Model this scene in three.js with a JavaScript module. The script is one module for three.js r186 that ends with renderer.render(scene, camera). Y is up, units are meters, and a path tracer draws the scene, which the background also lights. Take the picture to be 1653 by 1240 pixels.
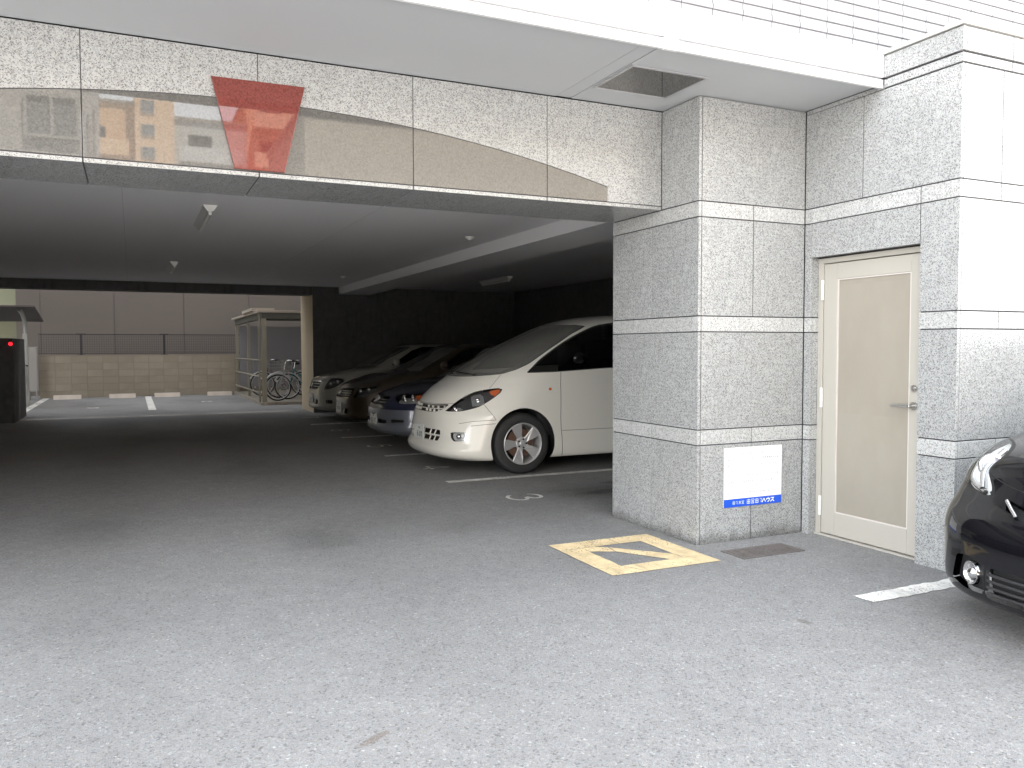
import * as THREE from 'three';
import { mergeGeometries } from 'three/addons/utils/BufferGeometryUtils.js';
import { RoundedBoxGeometry } from 'three/addons/geometries/RoundedBoxGeometry.js';

// ---------------------------------------------------------------- camera, sky, sun, exposure
const scene = new THREE.Scene();
const camera = new THREE.PerspectiveCamera(50.42, 1024 / 768, 0.1, 900);
camera.position.set(-3.4965, 1.36, 4.512);
camera.rotation.set(-0.043568, -0.435276, -0.002813, 'YXZ');
const renderer = new THREE.WebGLRenderer({ antialias: true });
renderer.setSize(1024, 768);
renderer.toneMapping = THREE.LinearToneMapping;
renderer.toneMappingExposure = 13.6;
renderer.shadowMap.enabled = true;
renderer.shadowMap.type = THREE.PCFSoftShadowMap;

{ // clear hazy summer sky: pale at the horizon, deeper overhead, faint cloud mottling
  const W = 512, H = 256, d = new Float32Array(W * H * 4);
  for (let j = 0; j < H; j++) for (let i = 0; i < W; i++) {
    const el = (j + 0.5) / H * Math.PI - Math.PI / 2, az = i / W * Math.PI * 2;
    const s = Math.sin(el), k = (j * W + i) * 4;
    let L = s > 0 ? 1.1 - 0.9 * Math.pow(s, 0.8) : 0.25;
    const m = Math.sin(az * 3 + Math.sin(el * 7) * 1.3) * Math.sin(el * 9 + Math.sin(az * 2)) * 0.06 + Math.sin(az * 7 + el * 13) * 0.03;
    L *= 0.66 * (1 + m); const b = Math.max(0, s);
    d[k] = L * (0.985 - 0.09 * b); d[k + 1] = L * (1 - 0.03 * b); d[k + 2] = L * (1.01 + 0.06 * b); d[k + 3] = 1;
  }
  const sky = new THREE.DataTexture(d, W, H, THREE.RGBAFormat, THREE.FloatType);
  sky.mapping = THREE.EquirectangularReflectionMapping;
  sky.magFilter = sky.minFilter = THREE.LinearFilter; sky.wrapS = THREE.RepeatWrapping;
  sky.colorSpace = THREE.LinearSRGBColorSpace; sky.needsUpdate = true;
  scene.background = sky; scene.environment = sky;
}
const sun = new THREE.DirectionalLight(0xfff6ec, 4.6);
sun.position.set(6, 46, -7.5); sun.target.position.set(-1, 0, 4);
sun.castShadow = true; sun.shadow.radius = 4; sun.shadow.mapSize.set(2048, 2048);
Object.assign(sun.shadow.camera, { left: -60, right: 60, top: 60, bottom: -60, near: 1, far: 160 });
scene.add(sun, sun.target);

// ---------------------------------------------------------------- helpers
let seed = 12345;
const rnd = () => { seed = (seed + 0x6d2b79f5) | 0; let t = Math.imul(seed ^ (seed >>> 15), 1 | seed); t = (t + Math.imul(t ^ (t >>> 7), 61 | t)) ^ t; return ((t ^ (t >>> 14)) >>> 0) / 4294967296; };
const rr = (a, b) => a + (b - a) * rnd();
const used = new Map();
function numbered(name) { const n = used.get(name) || 0; used.set(name, n + 1); return n ? `${name}_${String(n).padStart(3, '0')}` : name; }
function shade(o) { o.castShadow = o.receiveShadow = true; return o; }
function obj(name, geo, mat, parent = scene) {
  const g = Array.isArray(geo) ? merge(geo) : geo;
  const m = shade(new THREE.Mesh(g, mat)); m.name = parent === scene ? numbered(name) : name; parent.add(m); return m;
}
function part(name, mat, parent, geo, pos, rot) {
  const m = obj(name, geo, mat, parent);
  if (pos) m.position.set(...pos); if (rot) m.rotation.set(...rot); return m;
}
function thing(name, label, category, pos = [0, 0, 0], turn = 0, group) {
  const o = new THREE.Group(); o.name = numbered(name); o.position.set(...pos); o.rotation.y = turn; scene.add(o);
  return tag(o, label, category, group);
}
function tag(o, label, category, group, kind) {
  if (label) o.userData.label = label; if (category) o.userData.category = category;
  if (group) o.userData.group = group; if (kind) o.userData.kind = kind; return o;
}
function merge(list) {
  const gs = list.map((g) => { let q = g.index ? g.toNonIndexed() : g; const k = new THREE.BufferGeometry();
    for (const a of ['position', 'normal', 'uv']) if (q.attributes[a]) k.setAttribute(a, q.attributes[a]);
    if (!k.attributes.normal) k.computeVertexNormals();
    if (!k.attributes.uv) k.setAttribute('uv', new THREE.BufferAttribute(new Float32Array(k.attributes.position.count * 2), 2));
    return k; });
  return mergeGeometries(gs, false);
}
// box from min to max corner with uv in metres
function bx(x0, x1, y0, y1, z0, z1, o = 0) {
  const g = new THREE.BoxGeometry(x1 - x0, y1 - y0, z1 - z0); g.translate((x0 + x1) / 2, (y0 + y1) / 2, (z0 + z1) / 2); return metreUV(g, o);
}
function rbx(x0, x1, y0, y1, z0, z1, r = 0.003, seg = 1, o = 0) {
  const g = new RoundedBoxGeometry(x1 - x0, y1 - y0, z1 - z0, seg, r); g.translate((x0 + x1) / 2, (y0 + y1) / 2, (z0 + z1) / 2); return metreUV(g, o);
}
function metreUV(g, o = 0) {
  const p = g.attributes.position, n = g.attributes.normal, u = new Float32Array(p.count * 2), a = o * 0.377, b = o * 0.613;
  for (let i = 0; i < p.count; i++) {
    const X = Math.abs(n.getX(i)), Y = Math.abs(n.getY(i)), Z = Math.abs(n.getZ(i));
    const [s, t] = X >= Y && X >= Z ? [p.getZ(i), p.getY(i)] : Y >= Z ? [p.getX(i), p.getZ(i)] : [p.getX(i), p.getY(i)];
    u[2 * i] = s + a; u[2 * i + 1] = t + b;
  }
  g.setAttribute('uv', new THREE.BufferAttribute(u, 2)); return g;
}
function tube(pts, r, seg = 8, n) {
  const c = pts.length > 2 ? new THREE.CatmullRomCurve3(pts.map((p) => new THREE.Vector3(...p)), false, 'centripetal') : new THREE.LineCurve3(new THREE.Vector3(...pts[0]), new THREE.Vector3(...pts[1]));
  return new THREE.TubeGeometry(c, n || (pts.length > 2 ? pts.length * 6 : 1), r, seg, false);
}
function rod(a, b, r, seg = 8) { // closed cylinder
  const A = new THREE.Vector3(...a), B = new THREE.Vector3(...b), d = B.clone().sub(A), g = new THREE.CylinderGeometry(r, r, d.length(), seg);
  g.applyQuaternion(new THREE.Quaternion().setFromUnitVectors(new THREE.Vector3(0, 1, 0), d.normalize())); g.translate((A.x + B.x) / 2, (A.y + B.y) / 2, (A.z + B.z) / 2); return g;
}
function extr(pts, depth, bevel = 0, holes = []) {
  const s = new THREE.Shape(pts.map((p) => new THREE.Vector2(...p)));
  for (const h of holes) s.holes.push(new THREE.Path(h.map((p) => new THREE.Vector2(...p))));
  return new THREE.ExtrudeGeometry(s, { depth, bevelEnabled: bevel > 0, bevelThickness: bevel, bevelSize: bevel, bevelSegments: 2, steps: 1 });
}
const spline = (pts, n = 40, closed = false) => new THREE.SplineCurve((closed ? [...pts, pts[0]] : pts).map((p) => new THREE.Vector2(...p))).getPoints(n).map((p) => [p.x, p.y]);

// value noise
const hashT = new Float32Array(4096); for (let i = 0; i < 4096; i++) hashT[i] = rnd();
const h2 = (x, y) => hashT[(Math.imul(x, 73856093) ^ Math.imul(y, 19349663)) >>> 7 & 4095];
function vnoise(x, y, per) {
  let xi = Math.floor(x), yi = Math.floor(y); const fx = x - xi, fy = y - yi, u = fx * fx * (3 - 2 * fx), v = fy * fy * (3 - 2 * fy);
  const w = (a) => per ? ((a % per) + per) % per : a;
  const a = h2(w(xi), w(yi)), b = h2(w(xi + 1), w(yi)), c = h2(w(xi), w(yi + 1)), d = h2(w(xi + 1), w(yi + 1));
  return a + (b - a) * u + (c - a) * v + (a - b - c + d) * u * v;
}
function fbm(x, y, per, oct = 4) { let s = 0, a = 0.5, f = 1; for (let i = 0; i < oct; i++) { s += a * vnoise(x * f, y * f, per && per * f); a *= 0.5; f *= 2; } return s / (1 - Math.pow(0.5, oct)); }
const toS = (l) => { l = Math.min(1, Math.max(0, l)); return Math.round(255 * (l <= 0.0031308 ? 12.92 * l : 1.055 * Math.pow(l, 1 / 2.4) - 0.055)); };
function texture(N, metres, fn, srgb = true) {
  const d = new Uint8Array(N * N * 4), c = [0, 0, 0];
  for (let j = 0; j < N; j++) for (let i = 0; i < N; i++) {
    fn(i, j, c); const k = (j * N + i) * 4;
    for (let q = 0; q < 3; q++) d[k + q] = srgb ? toS(c[q]) : Math.round(255 * Math.min(1, Math.max(0, c[q])));
    d[k + 3] = 255;
  }
  const t = new THREE.DataTexture(d, N, N, THREE.RGBAFormat, THREE.UnsignedByteType);
  t.wrapS = t.wrapT = THREE.RepeatWrapping; t.magFilter = THREE.LinearFilter; t.minFilter = THREE.LinearMipmapLinearFilter; t.generateMipmaps = true;
  if (srgb) t.colorSpace = THREE.SRGBColorSpace; t.repeat.set(1 / metres, 1 / metres); t.needsUpdate = true; return t;
}
// crystal grains: nearest of jittered cells, tiling; returns per-pixel cell random [0..1) arrays
function grains(N, cell) {
  const n = Math.floor(N / cell), px = new Float32Array(n * n), py = new Float32Array(n * n), id = new Float32Array(n * n);
  for (let i = 0; i < n * n; i++) { px[i] = rnd(); py[i] = rnd(); id[i] = rnd(); }
  const s = n / N;
  return (i, j) => {
    const x = i * s, y = j * s, cx = Math.floor(x), cy = Math.floor(y); let best = 9, val = 0, second = 9;
    for (let b = -1; b <= 1; b++) for (let a = -1; a <= 1; a++) {
      const k = ((cy + b + n) % n) * n + (cx + a + n) % n, dx = cx + a + px[k] - x, dy = cy + b + py[k] - y, q = dx * dx + dy * dy;
      if (q < best) { second = best; best = q; val = id[k]; } else if (q < second) second = q;
    }
    grains.edge = second - best; return val;
  };
}

// ---------------------------------------------------------------- materials
const std = (c, rough = 0.6, o = {}) => new THREE.MeshStandardMaterial({ color: typeof c === 'number' ? c : new THREE.Color().setRGB(...c), roughness: rough, ...o });
const phy = (c, rough = 0.3, o = {}) => new THREE.MeshPhysicalMaterial({ color: typeof c === 'number' ? c : new THREE.Color().setRGB(...c), roughness: rough, ...o });
const M = {};
{
  const big = grains(1024, 14), mid = grains(1024, 7), fine = grains(1024, 4);
  M.graniteTex = texture(1024, 0.72, (i, j, c) => {
    const b = big(i, j), m = mid(i, j), f = fine(i, j);
    let v = 0.68 + 0.10 * (f - 0.5);
    if (m < 0.24) v = 0.46 + 0.14 * f; else if (b < 0.16) v = 0.50 + 0.12 * f;
    if (m > 0.90) v = 0.20 + 0.12 * f; else if (b > 0.92 && f > 0.45) v = 0.28 + 0.10 * f; else if (f > 0.95) v = 0.3;
    v *= 0.93 + 0.14 * fbm(i / 128, j / 128, 8, 3);
    const warm = (b - 0.5) * 0.03;
    c[0] = v * (1 + warm); c[1] = v * (0.995 + warm * 0.3); c[2] = v * (0.975 - warm);
  });
  M.darkStoneTex = texture(512, 0.6, (i, j, c) => {
    const m = mid(i, j), f = fine(i, j); let v = 0.115 + 0.03 * f; if (m < 0.3) v = 0.095 + 0.03 * f; if (m > 0.9) v = 0.15;
    c[0] = v * 1.02; c[1] = v; c[2] = v * 0.95;
  });
  M.redStoneTex = texture(512, 0.6, (i, j, c) => {
    const m = mid(i, j), f = fine(i, j); let v = 0.85 + 0.25 * f; if (m < 0.3) v = 0.7 + 0.2 * f; if (m > 0.9) v = 1.1;
    c[0] = 0.205 * v; c[1] = 0.056 * v; c[2] = 0.047 * v;
  });
  const chip = grains(2048, 9), sand = grains(2048, 4);
  M.asphaltTex = texture(2048, 2.1, (i, j, c) => {
    const m = chip(i, j), e = grains.edge, f = sand(i, j);
    let v = 0.29 + 0.055 * (f - 0.35) + (m - 0.5) * 0.05; if (m > 0.95) v += 0.035; if (m > 0.992) v += 0.08; if (m < 0.05) v -= 0.07; if (e < 0.05) v *= 0.72; if (f > 0.985) v += 0.07; if (f < 0.05) v *= 0.72;
    v *= 0.9 + 0.2 * fbm(i / 64, j / 64, 32, 4);
    const hue = (chip(j, i) - 0.5) * 0.06;
    c[0] = v * (1 + hue); c[1] = v * (1 + hue * 0.2); c[2] = v * (1.01 - hue);
  });
  M.asphaltBump = texture(1024, 1.3, (i, j, c) => {
    const m = mid(i, j), e = Math.min(1, grains.edge * 3); c[0] = c[1] = c[2] = e * (0.4 + 0.6 * m);
  }, false);
  M.concreteTex = texture(512, 1.6, (i, j, c) => {
    const n = fbm(i / 32, j / 32, 16, 5), f = sand(i, j); const s = Math.pow(fbm(i / 20 + 7, j / 150, 0, 4), 2);
    const v = 0.8 + 0.45 * (n - 0.5) + 0.12 * (f - 0.5) - 0.5 * Math.max(0, s - 0.3);
    c[0] = v; c[1] = v * 0.99; c[2] = v * 0.97;
  });
  M.softTex = texture(512, 2.4, (i, j, c) => { const n = fbm(i / 64, j / 64, 8, 5), q = Math.max(0, fbm(i / 30 + 3, j / 200, 0, 4) - 0.5), v = 0.97 + 0.16 * (n - 0.5) - 0.35 * q + 0.05 * (sand(i, j) - 0.5); c[0] = v; c[1] = v * 0.992; c[2] = v * 0.98; });
  M.wearTex = texture(1024, 1.7, (i, j, c) => { const w = fbm(i / 128, j / 128, 8, 4), q = chip(i * 2 % 2048, j * 2 % 2048), e = sand(i, j); const v = (q > 0.965 + 0.28 * (0.5 - w) || e > 0.985) && w > 0.46 ? 0.3 : w > 0.68 && q > 0.6 ? 0.55 : 1; c[0] = c[1] = c[2] = v; }, false);
  M.ribTex = texture(256, 0.3, (i, j, c) => { const v = 0.9 + 0.1 * fine(i, j); c[0] = c[1] = c[2] = v; });
}
M.granite = phy([0.605, 0.622, 0.635], 0.22, { map: M.graniteTex, ior: 1.5 });
M.graniteTones = [0.955, 1, 1.045, 0.98].map((k) => phy([0.605 * k, 0.622 * k, 0.635 * k], 0.22, { map: M.graniteTex, ior: 1.5 }));
M.graniteBand = [1, 1.04].map((k) => phy([0.75 * k, 0.765 * k, 0.775 * k], 0.4, { map: M.graniteTex, ior: 1.5 }));
M.joint = std([0.05, 0.048, 0.055], 0.9);
M.darkStone = phy([0.95, 0.95, 0.95], 0.015, { map: M.darkStoneTex, ior: 1.62 });
M.soffitStone = phy([1.7, 1.68, 1.62], 0.12, { map: M.darkStoneTex, ior: 1.5 });
M.redStone = phy([0.9, 0.9, 0.9], 0.018, { map: M.redStoneTex, ior: 1.5 });
M.asphalt = std([1, 1, 1], 0.92, { map: M.asphaltTex, bumpMap: M.asphaltBump, bumpScale: 0.004, vertexColors: true });
M.whitePaint = std([1.0, 1.0, 0.98], 0.75, { map: M.concreteTex, alphaMap: M.wearTex, transparent: true });
M.yellowPaint = std([1.0, 0.80, 0.49], 0.75, { map: M.concreteTex, alphaMap: M.wearTex, transparent: true });
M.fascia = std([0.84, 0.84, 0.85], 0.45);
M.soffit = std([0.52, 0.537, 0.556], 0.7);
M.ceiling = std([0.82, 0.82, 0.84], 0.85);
M.tile = std([0.29, 0.29, 0.302], 0.32, { map: M.ribTex });
M.tileTone = [[0.29, 0.29, 0.302], [0.28, 0.28, 0.292], [0.30, 0.30, 0.31]].map((c) => std(c, 0.32, { map: M.ribTex }));
M.tileJoint = std([0.17, 0.17, 0.21], 0.9);
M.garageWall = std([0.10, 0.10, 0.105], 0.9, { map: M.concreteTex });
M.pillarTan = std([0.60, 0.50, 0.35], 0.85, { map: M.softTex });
M.concrete = std([0.34, 0.315, 0.28], 0.95, { map: M.concreteTex });
M.paleConcrete = std([0.46, 0.42, 0.36], 0.95, { map: M.concreteTex });
M.metalDark = std([0.05, 0.05, 0.055], 0.5, { metalness: 0.4 });
M.metalGrey = std([0.36, 0.36, 0.34], 0.45, { metalness: 0.3 });
M.chrome = std([0.82, 0.82, 0.83], 0.12, { metalness: 1 });
M.rubber = std([0.018, 0.018, 0.019], 0.8);
M.black = std([0.012, 0.012, 0.013], 0.6);
M.blackGloss = phy([0.01, 0.01, 0.012], 0.08);
M.doorPaint = std([0.44, 0.42, 0.375], 0.45);
M.doorPanel = phy([0.40, 0.365, 0.31], 0.3);
M.plastWhite = std([0.75, 0.75, 0.73], 0.4);
// ---------------------------------------------------------------- ground
{
  const axis = (a, b, st, far) => { const o = []; let v = a, s = st; const neg = []; while (v > -far) { s *= 1.35; v -= s; neg.unshift(Math.max(v, -far)); } for (let q = a; q <= b + 1e-6; q += st) o.push(q); v = o[o.length - 1]; s = st; const pos = []; while (v < far) { s *= 1.35; v += s; pos.push(Math.min(v, far)); } return [...neg, ...o, ...pos]; };
  const X = axis(-7, 5, 0.1, 420), Z = axis(-22, 5, 0.1, 420), P = [], U = [], C = [], I = [];
  for (const z of Z) for (const x of X) {
    P.push(x, 0, z); U.push(x, z);
    let v = 0.84 + 0.34 * fbm(x * 0.35 + 40, z * 0.35 + 90, 0, 4) - 0.02;
    v *= 1 - 0.16 * Math.max(0, fbm(x * 1.3 + 11, z * 0.8 + 5, 0, 4) - 0.48) * 4 * (z < -1 ? 1 : 0.35);
    const track = Math.exp(-Math.pow((x + 2.15) / 0.35, 2)) + Math.exp(-Math.pow((x + 3.75) / 0.35, 2)); v *= 1 - 0.06 * track;
    const oil = Math.exp(-(Math.pow((x - 0.5) / 0.55, 2) + Math.pow((z + 2.2) / 0.28, 2))) * (0.4 + fbm(x * 5, z * 5, 0, 3)); v *= 1 - 0.5 * Math.min(1, oil);
    const dust = Math.exp(-Math.max(0, Math.hypot(Math.max(0, -x - 0.1), Math.max(0, z - 0.1)) - 0.02) / 0.14) * (x > -0.3 && z < 1.4 && z > -1.2 ? 1 : 0); v *= 1 + 0.10 * dust;
    C.push(v, v * 0.995, v * 0.985);
  }
  const n = X.length; for (let j = 0; j < Z.length - 1; j++) for (let i = 0; i < n - 1; i++) { const a = j * n + i; I.push(a, a + n, a + 1, a + 1, a + n, a + n + 1); }
  const g = new THREE.BufferGeometry(); g.setAttribute('position', new THREE.Float32BufferAttribute(P, 3)); g.setAttribute('uv', new THREE.Float32BufferAttribute(U, 2)); g.setAttribute('color', new THREE.Float32BufferAttribute(C, 3)); g.setIndex(I); g.computeVertexNormals();
  tag(obj('ground', g, M.asphalt), 'grey asphalt paving of the forecourt and garage', null, null, 'structure');
}

// small rust and oil stains
for (const [x, z, a, b, t, c, n] of [[-2.76, 1.78, 0.10, 0.022, 0.5, [0.24, 0.15, 0.09], 'rust_stain'], [-3.28, 2.02, 0.03, 0.02, 0, [0.15, 0.09, 0.05], 'rust_stain'], [-0.50, 1.50, 0.03, 0.05, 0.2, [0.17, 0.12, 0.08], 'rust_stain'], [0.55, -2.1, 0.30, 0.12, 0.1, [0.05, 0.05, 0.048], 'oil_stain'], [0.95, -2.5, 0.22, 0.10, -0.2, [0.055, 0.054, 0.05], 'oil_stain']]) {
  const d = new Uint8Array(64 * 64 * 4); for (let j = 0; j < 64; j++) for (let i = 0; i < 64; i++) { const r = Math.hypot(i - 31.5, j - 31.5) / 31.5, v = Math.max(0, 1 - r - 0.5 * (fbm(i / 9 + x * 7, j / 9, 0, 4) - 0.4)) * 1.4; const k = (j * 64 + i) * 4; d[k] = d[k + 1] = d[k + 2] = Math.min(n === 'rust_stain' ? 62 : 80, 170 * Math.min(1, v)); if (r > 0.98) d[k] = d[k + 1] = d[k + 2] = 0; d[k + 3] = 255; }
  const tx = new THREE.DataTexture(d, 64, 64, THREE.RGBAFormat, THREE.UnsignedByteType); tx.magFilter = THREE.LinearFilter; tx.needsUpdate = true;
  const o = obj(n, new THREE.PlaneGeometry(2 * a, 2 * b).rotateX(-Math.PI / 2), std(c, 0.9, { alphaMap: tx, transparent: true })); o.position.set(x, 0.002, z); o.rotation.y = t; tag(o, n === 'rust_stain' ? 'small brown rust stain in the asphalt' : 'dark oil stain on the asphalt', null, null, 'structure');
}

// painted shapes lie a few millimetres above the asphalt; edges are a little ragged
function painted(pts, step = 0.04, jit = 0.004) { // pts: closed [x, z] outline
  const o = []; for (let i = 0; i < pts.length; i++) { const a = pts[i], b = pts[(i + 1) % pts.length], L = Math.hypot(b[0] - a[0], b[1] - a[1]), n = Math.max(1, Math.round(L / step)); for (let k = 0; k < n; k++) o.push(new THREE.Vector2(a[0] + (b[0] - a[0]) * k / n + rr(-jit, jit), -(a[1] + (b[1] - a[1]) * k / n) + rr(-jit, jit))); }
  return o;
}
function paintGeo(outline, holes = []) { const s = new THREE.Shape(outline); for (const h of holes) s.holes.push(new THREE.Path(h)); const g = new THREE.ShapeGeometry(s); g.rotateX(-Math.PI / 2); return metreUV(g); }
function bayLine(name, x0, x1, z0, z1, label, group, jit) { const o = obj(name, paintGeo(painted([[x0, z0], [x1, z0], [x1, z1], [x0, z1]], 0.05, jit)), M.whitePaint); o.position.y = 0.004; tag(o, label, 'parking line', group); return o; }
bayLine('parking_line', -0.62, 4.5, -3.31, -3.19, 'white bay line on the asphalt under the white minivan front wheel');
bayLine('parking_line', -0.62, 4.5, -5.56, -5.44, 'white bay line between the white minivan and the dark blue car');
bayLine('parking_line', -0.62, 4.5, -7.92, -7.80, 'white bay line between the dark blue car and the brown car');
bayLine('parking_line', -0.62, 4.5, -10.33, -10.21, 'white bay line between the brown car and the silver car');
bayLine('parking_line', -5.77, -5.61, -21.5, -15.6, 'white bay line in the rear yard beside the shelter post');
bayLine('parking_line', -3.19, -3.03, -21.3, -15.5, 'white bay line in the rear yard between two pairs of wheel stops');
bayLine('parking_line', 0.06, 4.6, 1.305, 1.43, 'thick worn white line outside, running under the black car', null, 0.009);

// stencilled numerals, read from the aisle: right is +z, top is +x
const STROKES = {
  3: [spline([[0.06, 0.76], [0.16, 0.94], [0.34, 0.99], [0.50, 0.88], [0.50, 0.66], [0.33, 0.55]], 18), spline([[0.37, 0.51], [0.55, 0.43], [0.58, 0.20], [0.42, 0.03], [0.20, 0.04], [0.04, 0.22]], 18)],
  4: [[[0.44, 1.0], [0.44, 0.0]], [[0.40, 0.98], [0.03, 0.34]], [[0.03, 0.28], [0.40, 0.28]], [[0.48, 0.28], [0.6, 0.28]]],
  5: [[[0.52, 0.95], [0.12, 0.95]], [[0.11, 0.90], [0.09, 0.55]], spline([[0.10, 0.52], [0.30, 0.62], [0.54, 0.52], [0.58, 0.28], [0.42, 0.04], [0.18, 0.04], [0.04, 0.18]], 20)],
  6: [spline([[0.50, 0.84], [0.36, 0.97], [0.20, 0.92], [0.08, 0.66], [0.06, 0.34]], 18), spline([[0.07, 0.30], [0.16, 0.06], [0.36, 0.03], [0.55, 0.18], [0.54, 0.42], [0.36, 0.56], [0.12, 0.44]], 20)],
  7: [[[0.06, 0.95], [0.54, 0.95]], [[0.55, 0.90], [0.24, 0.0]]],
  8: [spline([[0.27, 0.98], [0.10, 0.90], [0.09, 0.66], [0.27, 0.54]], 14), spline([[0.33, 0.98], [0.50, 0.90], [0.51, 0.66], [0.33, 0.54]], 14), spline([[0.27, 0.50], [0.06, 0.40], [0.06, 0.12], [0.27, 0.02]], 14), spline([[0.33, 0.50], [0.54, 0.40], [0.54, 0.12], [0.33, 0.02]], 14)],
  9: [spline([[0.10, 0.14], [0.26, 0.02], [0.42, 0.08], [0.52, 0.34], [0.54, 0.66]], 18), spline([[0.53, 0.70], [0.44, 0.94], [0.24, 0.97], [0.05, 0.82], [0.06, 0.58], [0.24, 0.44], [0.48, 0.56]], 20)],
};
function strokeGeo(pts, w) { const L = [], R = []; pts.forEach((p, i) => { const a = pts[Math.max(0, i - 1)], b = pts[Math.min(pts.length - 1, i + 1)], l = Math.hypot(b[0] - a[0], b[1] - a[1]) || 1, n = [-(b[1] - a[1]) / l, (b[0] - a[0]) / l]; L.push(new THREE.Vector2(p[0] + n[0] * w / 2, p[1] + n[1] * w / 2)); R.unshift(new THREE.Vector2(p[0] - n[0] * w / 2, p[1] - n[1] * w / 2)); }); return new THREE.ShapeGeometry(new THREE.Shape([...L, ...R])); }
function numeral(ch, x, z, h, w, label, across = false) { // x, z: lower left corner as read
  const gs = STROKES[ch].map((s) => strokeGeo(s.map(([u, v]) => [u * w / 0.6, v * h]), h * 0.115)), g = merge(gs), p = g.attributes.position;
  for (let i = 0; i < p.count; i++) { const u = p.getX(i), v = p.getY(i); if (across) p.setXYZ(i, x + u, 0.004, z - v); else p.setXYZ(i, x + v, 0.004, z + u); }
  g.computeVertexNormals(); const n = g.attributes.normal; for (let i = 0; i < n.count; i++) n.setXYZ(i, 0, 1, 0);
  const o = obj('bay_number', metreUV(g), new THREE.MeshStandardMaterial({ color: new THREE.Color().setRGB(0.95, 0.95, 0.93), roughness: 0.75, map: M.concreteTex, side: THREE.DoubleSide })); tag(o, label, 'painted number'); return o;
}
numeral('3', -0.43, -2.31, 0.32, 0.28, 'white stencilled numeral 3 on the asphalt of the empty bay');
numeral('4', -0.54, -4.42, 0.32, 0.26, 'white stencilled numeral 4 in front of the white minivan');
numeral('5', -0.55, -6.72, 0.33, 0.26, 'white stencilled numeral 5 in front of the dark blue car');
numeral('6', -0.52, -9.16, 0.30, 0.26, 'white stencilled numeral 6 in front of the brown car');
numeral('7', -0.46, -11.95, 0.30, 0.26, 'white stencilled numeral 7 in front of the silver car');
numeral('9', -4.48, -16.6, 0.34, 0.26, 'small white stencilled numeral in the left bay of the rear yard', true);
numeral('8', -1.9, -17.9, 0.34, 0.26, 'small white stencilled numeral in the right bay of the rear yard', true);

{ // yellow box with one diagonal, laid as tape segments
  const t = thing('yellow_box_marking', 'pale yellow square road marking with a diagonal, beside the granite column', 'road marking');
  const seg = (pts) => { const m = part('tape_strip', M.yellowPaint, t, paintGeo(painted(pts, 0.05, 0.003))); m.position.y = 0.004; };
  const x0 = -0.925, x1 = -0.118, z0 = -0.43, z1 = 0.40, a = 0.165;
  seg([[x0, z0], [x0 + 0.47, z0], [x0 + 0.465, z0 + a], [x0 + a, z0 + a], [x0, z0 + a]]); seg([[x0 + 0.474, z0], [x1, z0], [x1, z0 + a], [x0 + 0.469, z0 + a]]);
  seg([[x0, z1 - a + 0.002], [x0 + a, z1 - a + 0.002], [x0 + a + 0.085, z1], [x0, z1]]); seg([[x0 + a + 0.004, z1 - a], [x1, z1 - a], [x1, z1], [x0 + a + 0.09, z1]]);
  seg([[x0, z0 + a + 0.003], [x0 + a, z0 + a + 0.003], [x0 + a, z1 - a - 0.002], [x0, z1 - a - 0.002]]); seg([[x1 - a, z0 + a + 0.003], [x1, z0 + a + 0.003], [x1, z1 - a - 0.003], [x1 - a, z1 - a - 0.003]]);
  const i0 = x0 + a + 0.004, i1 = x1 - a - 0.004, k0 = z0 + a + 0.004, k1 = z1 - a - 0.004;
  seg([[i0, k0], [i0 + 0.1, k0], [i0 + 0.17, k0 + 0.05], [i0 + 0.155, k0 + 0.17], [i0, k0 + 0.10]]); seg([[i0 + 0.176, k0 + 0.053], [i1, k1 - 0.10], [i1, k1], [i1 - 0.1, k1], [i0 + 0.161, k0 + 0.174]]);
}
{ // rusty drain cover
  const mt = texture(256, 0.6, (i, j, c) => { const n = fbm(i / 24, j / 24, 0, 4), r = fbm(i / 50 + 9, j / 50, 0, 3); const v = 0.75 + 0.5 * n; c[0] = v * (0.15 + 0.03 * r); c[1] = v * (0.145 + 0.005 * r); c[2] = v * 0.138; });
  const t = thing('drain_cover', 'rectangular weathered steel cover in the asphalt before the granite column', 'drain cover', [0.3, 0, 0.32]);
  const steel = std([1, 1, 1], 0.65, { map: mt, metalness: 0.25 });
  part('cover_plate', steel, t, rbx(-0.225, 0.225, -0.02, 0.007, -0.088, 0.088, 0.003));
  part('frame', steel, t, merge([bx(-0.26, 0.26, -0.02, 0.005, -0.115, -0.092), bx(-0.26, 0.26, -0.02, 0.005, 0.092, 0.115), bx(-0.26, -0.229, -0.02, 0.005, -0.0919, 0.0919), bx(0.229, 0.26, -0.02, 0.005, -0.0919, 0.0919)]));
  const studs = []; for (let i = 0; i < 15; i++) for (let j = 0; j < 6; j++) studs.push(bx(-0.205 + i * 0.0285, -0.19 + i * 0.0285, 0.0071, 0.0095, -0.075 + j * 0.027, -0.062 + j * 0.027)); tag(part('tread_pattern', steel, t, merge(studs)), null, null, null, 'stuff');
}

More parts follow.
